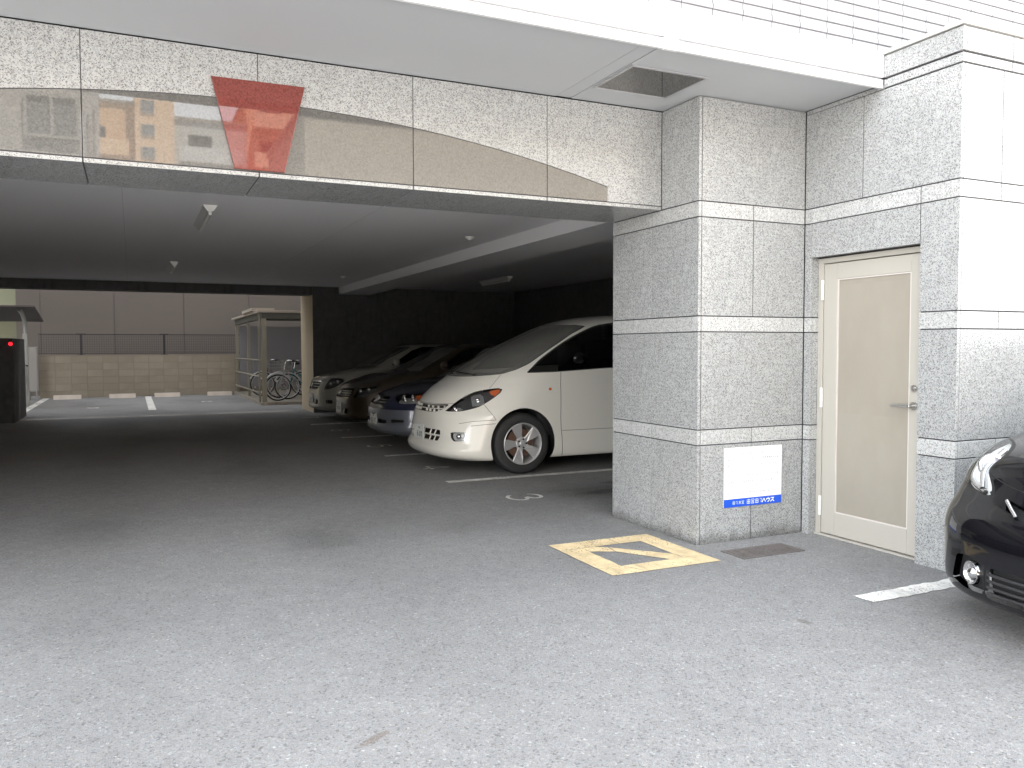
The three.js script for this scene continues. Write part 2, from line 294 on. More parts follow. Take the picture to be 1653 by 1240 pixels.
// ---------------------------------------------------------------- granite building front
let po = 0;
let pk = 0; const slab = (t, x0, x1, y0, y1, z0, z1, band) => part('granite_panel', band ? M.graniteBand[++pk % 2] : M.graniteTones[(pk = (pk * 5 + 3) % 16) % 4], t, rbx(x0, x1, y0, y1, z0, z1, 0.0025, 1, po += 1.37));
const G = 0.0035, B1 = [0.689, 0.796], B2 = [1.47, 1.578], B3 = [2.25, 2.357], TOP = 3.058;
const ROWS = [[0, 0.689], B1, [0.796, 1.47], B2, [1.578, 2.25], B3, [2.357, TOP]];
{
  const t = thing('granite_column', 'square speckled granite column with the white notice, left of the steel door', 'column');
  part('joint_core', M.joint, t, merge([bx(0.008, 0.945, 0, TOP - 0.004, -1.08, -0.006)]));
  ROWS.forEach(([a, b], i) => {
    const y0 = a + (i ? G : -0.01), y1 = b - G, zc = i === 6 ? -0.431 : -1.086;
    const jz = i === 0 || i === 1 || i === 4 || i === 5 ? [-0.55] : [], zs = [0, ...jz, zc];
    for (let k = 0; k < zs.length - 1; k++) slab(t, 0, 0.024, y0, y1, zs[k + 1] + (k < zs.length - 2 || i === 6 ? G : 0), zs[k] - (k ? G : 0), i % 2 === 1);
    const jx = i === 0 || i === 1 || i === 4 || i === 5 ? [0.476] : [], xs = [0.024, ...jx, 0.951];
    for (let k = 0; k < xs.length - 1; k++) slab(t, xs[k] + G + (k ? 0 : 0.002), xs[k + 1] - G, y0, y1, -0.024, 0, i % 2 === 1);
    slab(t, 0.03, 0.945, y0, y1, -1.086, -1.064);
  });
  const N = 128, d = new Uint8Array(N * N * 4); for (let j = 0; j < N; j++) for (let i = 0; i < N; i++) { const h = j / N, e = fbm(i / 7, 3, 0, 3) * 0.7 + 0.15, v = Math.max(0, 1 - h / e) * (0.5 + 0.8 * fbm(i / 5, j / 9, 0, 4)); const k = (j * N + i) * 4; d[k] = d[k + 1] = d[k + 2] = Math.min(120, 120 * v); d[k + 3] = 255; }
  const tx = new THREE.DataTexture(d, N, N, THREE.RGBAFormat, THREE.UnsignedByteType); tx.magFilter = THREE.LinearFilter; tx.wrapS = THREE.RepeatWrapping; tx.needsUpdate = true;
  const dirt = std([0.10, 0.095, 0.085], 0.9, { alphaMap: tx, transparent: true });
  part('water_stain', dirt, t, new THREE.PlaneGeometry(0.94, 0.16), [0.474, 0.08, 0.0015]); part('water_stain', dirt, t, new THREE.PlaneGeometry(1.08, 0.16), [-0.0015, 0.08, -0.543], [0, -Math.PI / 2, 0]);
}
{
  const t = thing('granite_pier', 'speckled granite pier and wall around the steel door, behind the black car', 'pier');
  const A = 0.951, E = 1.226, D0 = 0.063, D1 = 0.962, H = 2.005, R = 3.6;
  part('joint_core', M.joint, t, merge([bx(A + 0.008, 1.06, 0, 3.25, 0.006, D0 - 0.008), bx(A + 0.008, R, 0, 3.25, D1 + 0.008, E - 0.008), bx(A + 0.008, R - 0.01, H + 0.008, 3.25, D0 - 0.0079, D1 + 0.0079), bx(1.075, R, 0, H + 0.0079, -0.02, D1 + 0.0079)]));
  ROWS.forEach(([a, b], i) => {
    const y0 = a + (i ? G : -0.01), y1 = Math.min(b, 3.031) - G;
    const zs = i === 6 ? [[0, 0.512], [0.512, E]] : i === 5 ? [[0, D0], [D0, 0.959], [0.959, E]] : [[0, D0], [D1, E]];
    for (const [p, q] of zs) slab(t, A, A + 0.024, y0, y1, p + G * (p === 0 ? 1 : p === D1 ? 0 : 1), q - (q === E ? 0 : q === D0 ? 0 : G), i % 2 === 1);
    if (i < 5) { slab(t, A + 0.0275, 1.036, y0, i === 4 ? H : y1, D0 - 0.022, D0 - 0.0005, i % 2 === 1); slab(t, A + 0.03, 1.036, y0, i === 4 ? H : y1, D1, D1 + 0.022); }
    const js = i === 6 || i === 3 ? [1.322, 2.25, 3.18] : i === 2 || i === 4 ? [1.79, 2.72] : [1.322 + 0.0, 2.25, 3.18], xs = [A + 0.024, ...js, R];
    for (let k = 0; k < xs.length - 1; k++) slab(t, xs[k] + G, xs[k + 1] - (k === xs.length - 2 ? 0 : G), y0, y1, E - 0.024, E, i % 2 === 1);
  });
  slab(t, A, A + 0.024, H, 2.25 - G, D0 + G, 0.959 - G); slab(t, A + 0.0275, 1.06, H + 0.004, H + 0.03, D0 + 0.002, D1 - 0.002);
  slab(t, A, A + 0.024, 3.031, 3.0575, G, 0.671);
  for (const [y0, y1, o] of [[3.036, 3.088, 0.004], [3.100, 3.238, 0.008]]) {
    slab(t, A - o, A + 0.024, y0, y1, 0.676, E + o); 
    const xs = [A + 0.024, 1.394, 2.32, 3.25, R]; for (let k = 0; k < xs.length - 1; k++) slab(t, xs[k] + G, xs[k + 1] - G, y0, y1, E - 0.022, E + o);
  }
  part('coping', std([0.5, 0.5, 0.49], 0.6, { map: M.softTex }), t, merge([rbx(A - 0.022, R, 3.244, 3.272, 0.60, E + 0.022, 0.004)]));
}
{ // beam over the garage entrance: granite with a polished dark arch, red keystone and granite soffit
  const t = thing('granite_beam', 'granite entrance beam with dark polished arch and red keystone', 'beam');
  const Zf = -0.431, X0 = -7.6, arch = (x) => 2.787 - 0.0545 * (x + 2.80) ** 2, xe = -0.459, xw = -5.14, yb = 2.384, TB = 0.026;
  const J = [-7.44, -6.51, -5.58, -4.647, -3.714, -2.808, -1.875, -0.931, 0];
  part('joint_core', M.joint, t, bx(X0, -0.004, 2.362, TOP - 0.004, -1.08, Zf - 0.006));
  const put = (pts, mat, name) => { const g = extr(pts, 0.02, 0.002); g.translate(0, 0, Zf - 0.022); part(name, mat, t, metreUV(g, po += 1.37)); };
  const stretch = (a, b, n = 10) => { const o = []; for (let i = 0; i <= n; i++) { const x = a + (b - a) * i / n; o.push([x, arch(x)]); } return o; };
  const g = 0.004;
  for (let k = 0; k < J.length - 1; k++) {
    const a = J[k] + g, b = J[k + 1] - g, lo = yb + g, hi = TOP - g;
    const A = Math.max(a, xw), Bx = Math.min(b, xe);
    if (A >= Bx) { put([[a, lo], [b, lo], [b, hi], [a, hi]], M.granite, 'granite_panel'); continue; }
    const low = stretch(A, Bx).map(([x, y]) => [x, y + g]), bot = [];
    if (a < xw - 0.01) bot.push([a, lo], [xw - g, lo], [xw - g, arch(xw) + g]); bot.push(...low); if (b > xe + 0.01) bot.push([xe + g, arch(xe) + g], [xe + g, lo], [b, lo]);
    put([...bot, [b, hi], [a, hi]], M.granite, 'granite_panel');
    const up = stretch(A, Bx).map(([x, y]) => [x, y - g]).reverse();
    put([[A, lo], [Bx, lo], ...up], M.darkStone, 'polished_arch_panel');
  }
  for (let k = 0; k < J.length - 1; k++) slab(t, J[k] + G, J[k + 1] - (k === J.length - 2 ? 0.001 : G), 2.357, yb - 0.003, -1.086, Zf);
  const key = extr([[-2.943, 2.392], [-2.668, 2.392], [-2.548, 2.895], [-3.062, 2.892]], 0.016, 0.0025); key.translate(0, 0, Zf + 0.001); part('keystone', M.redStone, t, metreUV(key));
}
{ // left flank of the entrance
  const t = thing('granite_flank', 'speckled granite column at the far end of the entrance beam', 'column');
  part('joint_core', M.joint, t, bx(-7.6, -5.608, 0, 2.352, -1.08, -0.439));
  ROWS.slice(0, 6).forEach(([a, b], i) => { const y1 = i === 5 ? 2.353 : b - G; slab(t, -5.624, -5.6, a + (i ? G : -0.01), y1, -1.086, -0.431); slab(t, -6.6, -5.631, a + (i ? G : -0.01), y1, -0.455, -0.431); slab(t, -7.6, -6.607, a + (i ? G : -0.01), y1, -0.455, -0.431); });
}
{ // canopy: soffit boards and white fascia of the overhanging storey
  const t = thing('canopy', 'pale soffit and white fascia of the storey overhanging the entrance', 'canopy');
  const xs = [-9, -0.864, -0.750, 0.949];
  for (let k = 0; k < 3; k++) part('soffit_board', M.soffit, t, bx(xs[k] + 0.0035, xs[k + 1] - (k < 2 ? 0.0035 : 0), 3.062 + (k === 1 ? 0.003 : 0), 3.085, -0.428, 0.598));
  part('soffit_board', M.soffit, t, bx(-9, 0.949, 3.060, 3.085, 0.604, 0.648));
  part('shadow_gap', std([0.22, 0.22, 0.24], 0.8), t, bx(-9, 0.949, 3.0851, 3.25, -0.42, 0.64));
  for (const [a, b] of [[-9, -4.0], [-3.996, -0.771], [-0.767, -0.669], [-0.665, 0.944]]) { const o = a === -0.767 ? 0.003 : 0;
    part('fascia_board', M.fascia, t, rbx(a, b, 3.034 - o, 3.089 + o, 0.646, 0.672 + o, 0.003)); part('fascia_board', M.fascia, t, rbx(a, b, 3.101 - o * 2, 3.258 + o, 0.643, 0.676 + o, 0.003)); }
  part('flashing', std([0.62, 0.62, 0.66], 0.4, { metalness: 0.5 }), t, bx(-9, 0.944, 3.259, 3.264, 0.62, 0.68));
}
{ // glazed inspection panel in the soffit
  const t = thing('soffit_panel', 'square dark glossy panel set in the pale soffit beside the column', 'ceiling panel', [-0.455, 3.059, 0.078]);
  const w = 0.285, d = 0.233; part('frame', std([0.5, 0.5, 0.52], 0.35, { metalness: 0.5 }), t, merge([bx(-w, w, -0.006, 0, -d, -d + 0.016), bx(-w, w, -0.006, 0, d - 0.016, d), bx(-w, -w + 0.016, -0.006, 0, -d + 0.0161, d - 0.0161), bx(w - 0.016, w, -0.006, 0, -d + 0.0161, d - 0.0161)]));
  part('glass', phy([0.07, 0.068, 0.065], 0.03, { ior: 1.6 }), t, bx(-w + 0.0162, w - 0.0162, -0.003, 0, -d + 0.0162, d - 0.0162));
}
{ // tiled wall above
  const t = thing('tiled_facade', 'white ribbed ceramic tile wall of the storey above the canopy', 'facade');
  const Z = 0.628, px = 0.222, py = 0.0722, prof = new THREE.Shape([[0, 0], [0.016, 0], [0.0185, 0.004], [0.0185, 0.026], [0.0125, 0.034], [0.0125, 0.064], [0.011, 0.0692], [0, 0.0692]].map((p) => new THREE.Vector2(...p)));
  const kinds = [0, 1, 2].map(() => { const g = new THREE.ExtrudeGeometry(prof, { depth: px - 0.005, bevelEnabled: false }); g.rotateY(-Math.PI / 2); g.translate(px - 0.005, 0, 0); return metreUV(g, rnd() * 9); });
  for (let r = 0; r < 13; r++) for (let c = 0; c < 18; c++) { const m = part('tile', M.tileTone[(r * 7 + c * 5 + (r * c) % 3) % 3], t, kinds[(r + c) % 3]); m.position.set(-1.072 + c * px, 3.25 + r * py, Z); }
  part('wall', M.tileJoint, t, merge([bx(-1.08, 2.93, 3.244, 4.19, 0.55, Z + 0.007)]));
  part('wall_surround', M.tile, t, merge([bx(-9.5, -1.081, 3.244, 20, 0.5, Z + 0.014), bx(2.931, 6, 3.244, 20, 0.5, Z + 0.014), bx(-1.0805, 2.9305, 4.191, 20, 0.5, Z + 0.0139)]));
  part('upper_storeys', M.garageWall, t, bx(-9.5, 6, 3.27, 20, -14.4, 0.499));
}
// ---------------------------------------------------------------- steel door
{
  const t = thing('steel_door', 'beige steel door with a large frosted panel and lever handle', 'door', [1.03, 0, 0.063]);
  part('door_frame', M.doorPaint, t, merge([rbx(-0.006, 0.045, 0.0, 1.999, 0.001, 0.046, 0.003), rbx(-0.006, 0.045, 0.0, 1.999, 0.866, 0.897, 0.003), rbx(-0.006, 0.045, 1.962, 1.999, 0.0465, 0.8655, 0.003), bx(-0.02, 0.05, -0.01, 0.012, 0.002, 0.896)]));
  const leaf = part('door_leaf', M.doorPaint, t, merge([rbx(0, 0.04, 0.018, 1.956, 0.05, 0.17, 0.003), rbx(0, 0.04, 0.018, 1.956, 0.775, 0.862, 0.003), rbx(0, 0.04, 1.845, 1.956, 0.1705, 0.7745, 0.003), rbx(0, 0.04, 0.018, 0.178, 0.1705, 0.7745, 0.003)]));
  part('glazing_bead', std([0.62, 0.58, 0.55], 0.4), leaf, merge([bx(0.004, 0.02, 0.1785, 1.8445, 0.171, 0.179), bx(0.004, 0.02, 0.1785, 1.8445, 0.766, 0.774), bx(0.004, 0.02, 1.836, 1.8444, 0.1795, 0.7655), bx(0.004, 0.02, 0.1786, 0.187, 0.1795, 0.7655)]));
  const mott = texture(256, 0.9, (i, j, c) => { const n = fbm(i / 40, j / 90, 0, 4); const v = 0.9 + 0.18 * n; c[0] = v; c[1] = v * (0.985 + 0.02 * n); c[2] = v * (0.96 + 0.03 * n); });
  part('frosted_panel', phy([0.33, 0.305, 0.262], 0.38, { map: mott }), leaf, bx(0.012, 0.018, 0.187, 1.836, 0.1795, 0.7655));
  for (const y of [0.215, 1.0, 1.773]) { const h = part('hinge', M.plastWhite, t, merge([rod([-0.012, y - 0.07, 0.048], [-0.012, y - 0.025, 0.048], 0.011, 14), rod([-0.012, y - 0.024, 0.048], [-0.012, y + 0.024, 0.048], 0.0115, 14), rod([-0.012, y + 0.025, 0.048], [-0.012, y + 0.07, 0.048], 0.011, 14)])); }
  const steel = std([0.5, 0.49, 0.47], 0.3, { metalness: 0.85 });
  const hd = part('lever_handle', steel, t, merge([rod([-0.012, 0.985, 0.815], [0.0, 0.985, 0.815], 0.026, 24), rod([-0.055, 0.985, 0.815], [-0.012, 0.985, 0.815], 0.010, 14), rbx(-0.062, -0.046, 0.974, 0.996, 0.675, 0.826, 0.006, 2)]));
  part('lock_cylinder', steel, t, merge([rod([-0.01, 1.098, 0.815], [0, 1.098, 0.815], 0.022, 24), rod([-0.02, 1.098, 0.815], [-0.0095, 1.098, 0.815], 0.011, 16)]));
}
{ // notice on the column
  const W = 768, H = 616, cv = document.createElement('canvas'); cv.width = W; cv.height = H; const g = cv.getContext('2d');
  g.fillStyle = '#fbfbfa'; g.fillRect(0, 0, W, H); g.fillStyle = '#1c57d6'; g.fillRect(0, H - 84, W, 84);
  const R = rnd;
  const glyph = (x, y, s, col) => { g.strokeStyle = col; g.lineWidth = s * 0.085; g.beginPath(); const H_ = (a, b, c) => { g.moveTo(x + s * a, y + s * c); g.lineTo(x + s * b, y + s * c); }, V_ = (a, b, c) => { g.moveTo(x + s * a, y + s * b); g.lineTo(x + s * a, y + s * c); }, k = Math.floor(R() * 6);
    if (k === 0) { V_(0.15, 0.2, 0.92); V_(0.85, 0.2, 0.92); H_(0.15, 0.85, 0.2); H_(0.15, 0.85, 0.55); H_(0.15, 0.85, 0.9); V_(0.5, 0.06, 0.9); }
    else if (k === 1) { H_(0.06, 0.94, 0.24); V_(0.5, 0.05, 0.95); H_(0.18, 0.82, 0.5); g.moveTo(x + s * 0.5, y + s * 0.5); g.lineTo(x + s * 0.1, y + s * 0.92); g.moveTo(x + s * 0.5, y + s * 0.5); g.lineTo(x + s * 0.92, y + s * 0.92); }
    else if (k === 2) { V_(0.2, 0.08, 0.95); H_(0.05, 0.38, 0.3); V_(0.55, 0.1, 0.6); V_(0.9, 0.1, 0.6); H_(0.55, 0.9, 0.12); H_(0.55, 0.9, 0.36); H_(0.5, 0.95, 0.6); H_(0.45, 0.98, 0.9); V_(0.72, 0.12, 0.9); }
    else if (k === 3) { H_(0.1, 0.9, 0.14); V_(0.14, 0.14, 0.3); V_(0.86, 0.14, 0.3); H_(0.22, 0.78, 0.4); V_(0.3, 0.4, 0.92); V_(0.7, 0.4, 0.92); H_(0.3, 0.7, 0.64); H_(0.12, 0.88, 0.92); }
    else if (k === 4) { g.moveTo(x + s * 0.2, y + s * 0.2); g.quadraticCurveTo(x + s * 0.9, y + s * 0.1, x + s * 0.6, y + s * 0.5); g.quadraticCurveTo(x + s * 0.3, y + s * 0.9, x + s * 0.85, y + s * 0.85); }
    else { g.moveTo(x + s * 0.3, y + s * 0.1); g.quadraticCurveTo(x + s * 0.2, y + s * 0.9, x + s * 0.5, y + s * 0.9); g.quadraticCurveTo(x + s * 0.9, y + s * 0.8, x + s * 0.7, y + s * 0.4); H_(0.1, 0.6, 0.34); }
    g.stroke(); };
  const line = (x, y, s, n, col, gap = 1.12) => { for (let i = 0; i < n; i++) { if (R() < 0.06) continue; glyph(x + i * s * gap, y, s, col); } };
  line(210, 42, 44, 7, '#9a9aa0', 1.25);
  line(360, 108, 25, 13, '#55555c'); line(80, 172, 25, 22, '#85858c'); line(110, 212, 25, 13, '#8c8c94'); line(80, 280, 25, 23, '#84848c'); line(80, 346, 25, 22, '#6c6c74'); line(110, 388, 25, 12, '#8c8c94'); line(80, 462, 25, 22, '#80808a');
  for (const y of [112, 176, 284, 350, 466]) { g.fillStyle = '#606068'; g.beginPath(); g.arc(52, y + 12, 7, 0, 7); g.fill(); }
  line(110, H - 62, 38, 4, '#ffffff', 1.04); line(296, H - 72, 54, 4, '#ffffff', 1.03);
  g.strokeStyle = '#ffffff'; g.lineWidth = 9; g.lineCap = 'round'; const K = (pts) => { g.beginPath(); pts.forEach(([x, y], i) => (i ? g.lineTo(x, y) : g.moveTo(x, y))); g.stroke(); }; const y0 = H - 66;
  K([[526, y0 + 8], [508, y0 + 42]]); K([[534, y0 + 8], [552, y0 + 42]]); K([[588, y0], [588, y0 + 10]]); K([[568, y0 + 12], [610, y0 + 12], [604, y0 + 28], [584, y0 + 46]]); K([[568, y0 + 12], [568, y0 + 22]]); K([[626, y0 + 6], [662, y0 + 6], [650, y0 + 24], [622, y0 + 44]]); K([[648, y0 + 26], [668, y0 + 44]]);
  const tx = new THREE.CanvasTexture(cv); tx.colorSpace = THREE.SRGBColorSpace; tx.anisotropy = 4;
  const t = thing('notice_sign', 'white notice board with a blue bottom strip on the granite column', 'sign', [0.49, 0.45, 0.0]);
  part('board', M.plastWhite, t, bx(-0.2605, 0.2605, -0.2095, 0.2095, 0.0005, 0.004));
  const pg = new THREE.PlaneGeometry(0.521, 0.419); part('print', std([1, 1, 1], 0.35, { map: tx }), t, pg, [0, 0, 0.0055]);
}
// ---------------------------------------------------------------- garage
const CH = 2.69;
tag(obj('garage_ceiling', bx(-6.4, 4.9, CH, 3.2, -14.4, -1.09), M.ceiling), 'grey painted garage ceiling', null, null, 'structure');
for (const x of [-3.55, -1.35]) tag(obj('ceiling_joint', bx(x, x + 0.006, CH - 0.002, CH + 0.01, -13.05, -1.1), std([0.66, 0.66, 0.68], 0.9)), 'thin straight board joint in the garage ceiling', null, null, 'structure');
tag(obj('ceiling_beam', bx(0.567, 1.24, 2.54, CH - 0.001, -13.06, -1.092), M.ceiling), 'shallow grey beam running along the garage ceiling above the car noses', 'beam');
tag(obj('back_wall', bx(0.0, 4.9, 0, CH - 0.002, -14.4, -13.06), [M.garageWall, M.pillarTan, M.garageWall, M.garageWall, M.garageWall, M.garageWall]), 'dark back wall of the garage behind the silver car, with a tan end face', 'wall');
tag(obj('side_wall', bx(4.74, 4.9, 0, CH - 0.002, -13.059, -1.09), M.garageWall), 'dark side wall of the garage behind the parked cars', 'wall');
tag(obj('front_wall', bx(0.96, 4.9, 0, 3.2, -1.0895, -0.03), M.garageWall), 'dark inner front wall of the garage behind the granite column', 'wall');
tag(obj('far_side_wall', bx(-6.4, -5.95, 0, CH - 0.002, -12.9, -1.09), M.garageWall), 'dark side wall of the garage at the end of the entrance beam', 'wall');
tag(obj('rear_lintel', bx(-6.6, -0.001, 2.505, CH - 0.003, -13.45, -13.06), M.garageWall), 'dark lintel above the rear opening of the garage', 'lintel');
{ const t = tag(obj('low_partition', bx(-6.9, -5.5, 0, 1.575, -14.9, -13.06), M.garageWall), 'low dark partition wall at the rear opening of the garage', 'partition wall'); 
  const l = thing('red_lamp', 'small glowing red lamp on the low dark partition', 'lamp', [-5.53, 1.47, -13.055]);
  part('lamp_base', M.black, l, rod([0, 0, -0.004], [0, 0, 0.02], 0.045, 20)); const d = new THREE.SphereGeometry(0.032, 20, 12, 0, Math.PI * 2, 0, Math.PI / 2); d.rotateX(Math.PI / 2); d.translate(0, 0, 0.02);
  part('lamp_dome', new THREE.MeshStandardMaterial({ color: 0x400404, emissive: 0xff1420, emissiveIntensity: 0.4, roughness: 0.3 }), l, d); }
function ceilingLight(label, x, z0, z1) {
  const L = z0 - z1, t = thing('ceiling_light', label, 'ceiling light', [x, CH, z1], 0, 'unlit strip lights of the garage');
  const g = extr([[-0.062, 0], [0.062, 0], [0.024, -0.055], [-0.024, -0.055]], L); part('housing', std([0.62, 0.62, 0.61], 0.45), t, g);
  const cap = (z) => extr([[-0.064, 0], [0.064, 0], [0.025, -0.057], [-0.025, -0.057]], 0.004).translate(0, 0, z); part('end_cap', M.plastWhite, t, cap(L + 0.0005)); part('end_cap', M.plastWhite, t, cap(-0.0045));
  for (const z of [0.02, L - 0.045]) part('socket', M.plastWhite, t, rbx(-0.014, 0.014, -0.088, -0.0555, z, z + 0.025, 0.003));
  part('tube', phy([0.78, 0.78, 0.76], 0.3), t, rod([0, -0.075, 0.046], [0, -0.075, L - 0.046], 0.0125, 14));
}
ceilingLight('unlit strip light on the garage ceiling nearest the entrance beam', -2.815, -3.55, -4.86);
ceilingLight('unlit strip light on the garage ceiling near the rear opening', -2.89, -8.9, -10.2);
ceilingLight('unlit strip light on the dark ceiling over the parked cars', 2.84, -9.2, -10.5);
for (const [x, z, l] of [[0.17, -4.55, 'round white smoke detector on the ceiling over the white minivan nose'], [0.05, -10.4, 'round white smoke detector on the ceiling near the back wall']]) {
  const t = thing('smoke_detector', l, 'smoke detector', [x, CH, z]); const g = new THREE.LatheGeometry([[0, -0.045], [0.025, -0.045], [0.03, -0.03], [0.052, -0.026], [0.055, 0]].map((p) => new THREE.Vector2(...p)), 28); part('detector_body', M.plastWhite, t, g); part('base_plate', M.plastWhite, t, rod([0, -0.006, 0], [0, -0.0005, 0], 0.065, 28));
}
// ---------------------------------------------------------------- car builder
function pchip(y) { // monotone cubic through (i, y[i])
  const n = y.length, d = [], m = [];
  for (let i = 0; i < n - 1; i++) d.push(y[i + 1] - y[i]);
  for (let i = 0; i < n; i++) m.push(i === 0 ? d[0] : i === n - 1 ? d[n - 2] : d[i - 1] * d[i] <= 0 ? 0 : 2 / (1 / d[i - 1] + 1 / d[i]));
  return (t) => { const i = Math.max(0, Math.min(n - 2, Math.floor(t))), f = t - i, f2 = f * f, f3 = f2 * f;
    return y[i] * (2 * f3 - 3 * f2 + 1) + m[i] * (f3 - 2 * f2 + f) + y[i + 1] * (3 * f2 - 2 * f3) + m[i + 1] * (f3 - f2); };
}
const COLS = ['y', 'xf', 'xr', 'w', 'df', 'nf', 'dr', 'nr'];
class CarSurf { // level outlines of the body, nose towards -x
  constructor(rows) { this.n = rows.length; this.f = {}; COLS.forEach((c, i) => { this.f[c] = pchip(rows.map((r) => r[i])); }); this.y0 = rows[0][0]; this.y1 = rows[this.n - 1][0]; }
  at(t) { const o = {}; for (const c of COLS) o[c] = this.f[c](t); return o; }
  level(y) { let a = 0, b = this.n - 1; y = Math.max(this.y0, Math.min(this.y1, y)); for (let k = 0; k < 32; k++) { const m = (a + b) / 2; if (this.f.y(m) < y) a = m; else b = m; } return this.at((a + b) / 2); }
  zAt(x, y) { const P = this.level(y), a = P.xf + P.df, b = P.xr - P.dr; if (x <= P.xf || x >= P.xr) return 0;
    if (x < a) return P.w * Math.pow(1 - Math.pow((a - x) / P.df, P.nf), 1 / P.nf); if (x > b) return P.w * Math.pow(1 - Math.pow((x - b) / P.dr, P.nr), 1 / P.nr); return P.w; }
  xAt(y, z) { const P = this.level(y), q = Math.min(1, Math.abs(z) / P.w); return P.xf + P.df - P.df * Math.pow(1 - Math.pow(q, P.nf), 1 / P.nf); }
  xRear(y, z) { const P = this.level(y), q = Math.min(1, Math.abs(z) / P.w); return P.xr - P.dr + P.dr * Math.pow(1 - Math.pow(q, P.nr), 1 / P.nr); }
  inside(x, y, z) { return y > this.y0 && y < this.y1 && Math.abs(z) < this.zAt(x, y); }
  mesh(nq = 34, ns = 70, per = 10) {
    const half = [], pos = [], T = [];
    for (let i = 0; i < this.n - 1; i++) { const A = this.at(i), B = this.at(i + 1), L = Math.hypot(B.y - A.y, B.xf - A.xf, B.w - A.w, (B.xr - A.xr)), k = Math.max(2, Math.ceil(L / 0.022)); for (let j = 0; j < k; j++) T.push(i + j / k); }
    T.push(this.n - 1);
    const cols = 2 * (2 * nq + ns) + 1;
    for (const t of T) {
      const P = this.at(t), row = [], a = P.xf + P.df, b = Math.max(a + 0.001, P.xr - P.dr);
      const rad = (phi, n) => 1 / Math.pow(Math.pow(Math.abs(Math.cos(phi)), n) + Math.pow(Math.abs(Math.sin(phi)), n), 1 / n);
      for (let i = 0; i <= nq; i++) { const f = i / nq * Math.PI / 2, r = rad(f, P.nf); row.push([a - P.df * Math.cos(f) * r, P.w * Math.sin(f) * r]); }
      for (let i = 1; i <= ns; i++) row.push([a + (b - a) * i / ns, P.w]);
      for (let i = 1; i <= nq; i++) { const f = (1 - i / nq) * Math.PI / 2, r = rad(f, P.nr); row.push([b + P.dr * Math.cos(f) * r, P.w * Math.sin(f) * r]); }
      for (let i = row.length - 1; i > 0; i--) pos.push(row[i][0], P.y, -row[i][1]);
      for (let i = 0; i < row.length; i++) pos.push(row[i][0], P.y, row[i][1]);
    }
    const R = T.length, C = cols, nor = new Array(pos.length), idx = [], v = (r, c, k) => pos[(r * C + c) * 3 + k];
    for (let r = 0; r < R; r++) for (let c = 0; c < C; c++) {
      const r0 = Math.max(0, r - 1), r1 = Math.min(R - 1, r + 1), c0 = Math.max(0, c - 1), c1 = Math.min(C - 1, c + 1);
      const a = [0, 1, 2].map((k) => v(r1, c, k) - v(r0, c, k)), b = [0, 1, 2].map((k) => v(r, c1, k) - v(r, c0, k));
      let n = [a[1] * b[2] - a[2] * b[1], a[2] * b[0] - a[0] * b[2], a[0] * b[1] - a[1] * b[0]];
      // columns run from the rear along -z to the nose, then back along +z: up x along-column points outwards for this order
      let L = Math.hypot(...n) || 1; n = n.map((q) => -q / L); nor.splice((r * C + c) * 3, 3, ...n);
    }
    for (let r = 0; r < R - 1; r++) for (let c = 0; c < C - 1; c++) { const a = r * C + c, b = a + 1, d = a + C, e = d + 1; idx.push(a, b, e, a, e, d); }
    // orientation check at the middle of the +z side
    const probe = (Math.floor(R / 3) * C + Math.floor(C * 0.75)) * 3 + 2;
    if (nor[probe] < 0) for (let i = 0; i < nor.length; i++) nor[i] = -nor[i];
    const q = { pos, nor, idx };
    const A = idx.slice(0, 3), e1 = [0, 1, 2].map((k) => pos[A[1] * 3 + k] - pos[A[0] * 3 + k]), e2 = [0, 1, 2].map((k) => pos[A[2] * 3 + k] - pos[A[0] * 3 + k]);
    const fn = e1[1] * e2[2] - e1[2] * e2[1]; if (fn * nor[A[0] * 3] < 0) for (let i = 0; i < idx.length; i += 3) { const s = idx[i + 1]; idx[i + 1] = idx[i + 2]; idx[i + 2] = s; }
    return q;
  }
}
function carve(m, f) { // split a mesh along f = 0: [inside (f < 0), outside]
  const n = m.pos.length / 3, F = new Float64Array(n); for (let i = 0; i < n; i++) { F[i] = f(m.pos[3 * i], m.pos[3 * i + 1], m.pos[3 * i + 2]); if (F[i] === 0) F[i] = 1e-9; }
  const pos = m.pos.slice ? Array.from(m.pos) : m.pos, nor = Array.from(m.nor), inn = [], out = [], cache = new Map();
  const cut = (a, b) => { const key = a < b ? a * 4194304 + b : b * 4194304 + a; if (cache.has(key)) return cache.get(key); const t = F[a] / (F[a] - F[b]), k = pos.length / 3;
    for (let q = 0; q < 3; q++) { pos.push(pos[3 * a + q] + (pos[3 * b + q] - pos[3 * a + q]) * t); nor.push(nor[3 * a + q] + (nor[3 * b + q] - nor[3 * a + q]) * t); } cache.set(key, k); return k; };
  for (let i = 0; i < m.idx.length; i += 3) {
    const T = [m.idx[i], m.idx[i + 1], m.idx[i + 2]], s = T.map((v) => F[v] < 0), c = s[0] + s[1] + s[2];
    if (c === 3) inn.push(...T); else if (c === 0) out.push(...T);
    else { const one = c === 1, k = s.findIndex((v) => v === one), A = T[k], B = T[(k + 1) % 3], C = T[(k + 2) % 3], ab = cut(A, B), ac = cut(A, C); (one ? inn : out).push(A, ab, ac); (one ? out : inn).push(ab, B, C, ab, C, ac); }
  }
  return [{ pos, nor, idx: inn }, { pos, nor, idx: out }];
}
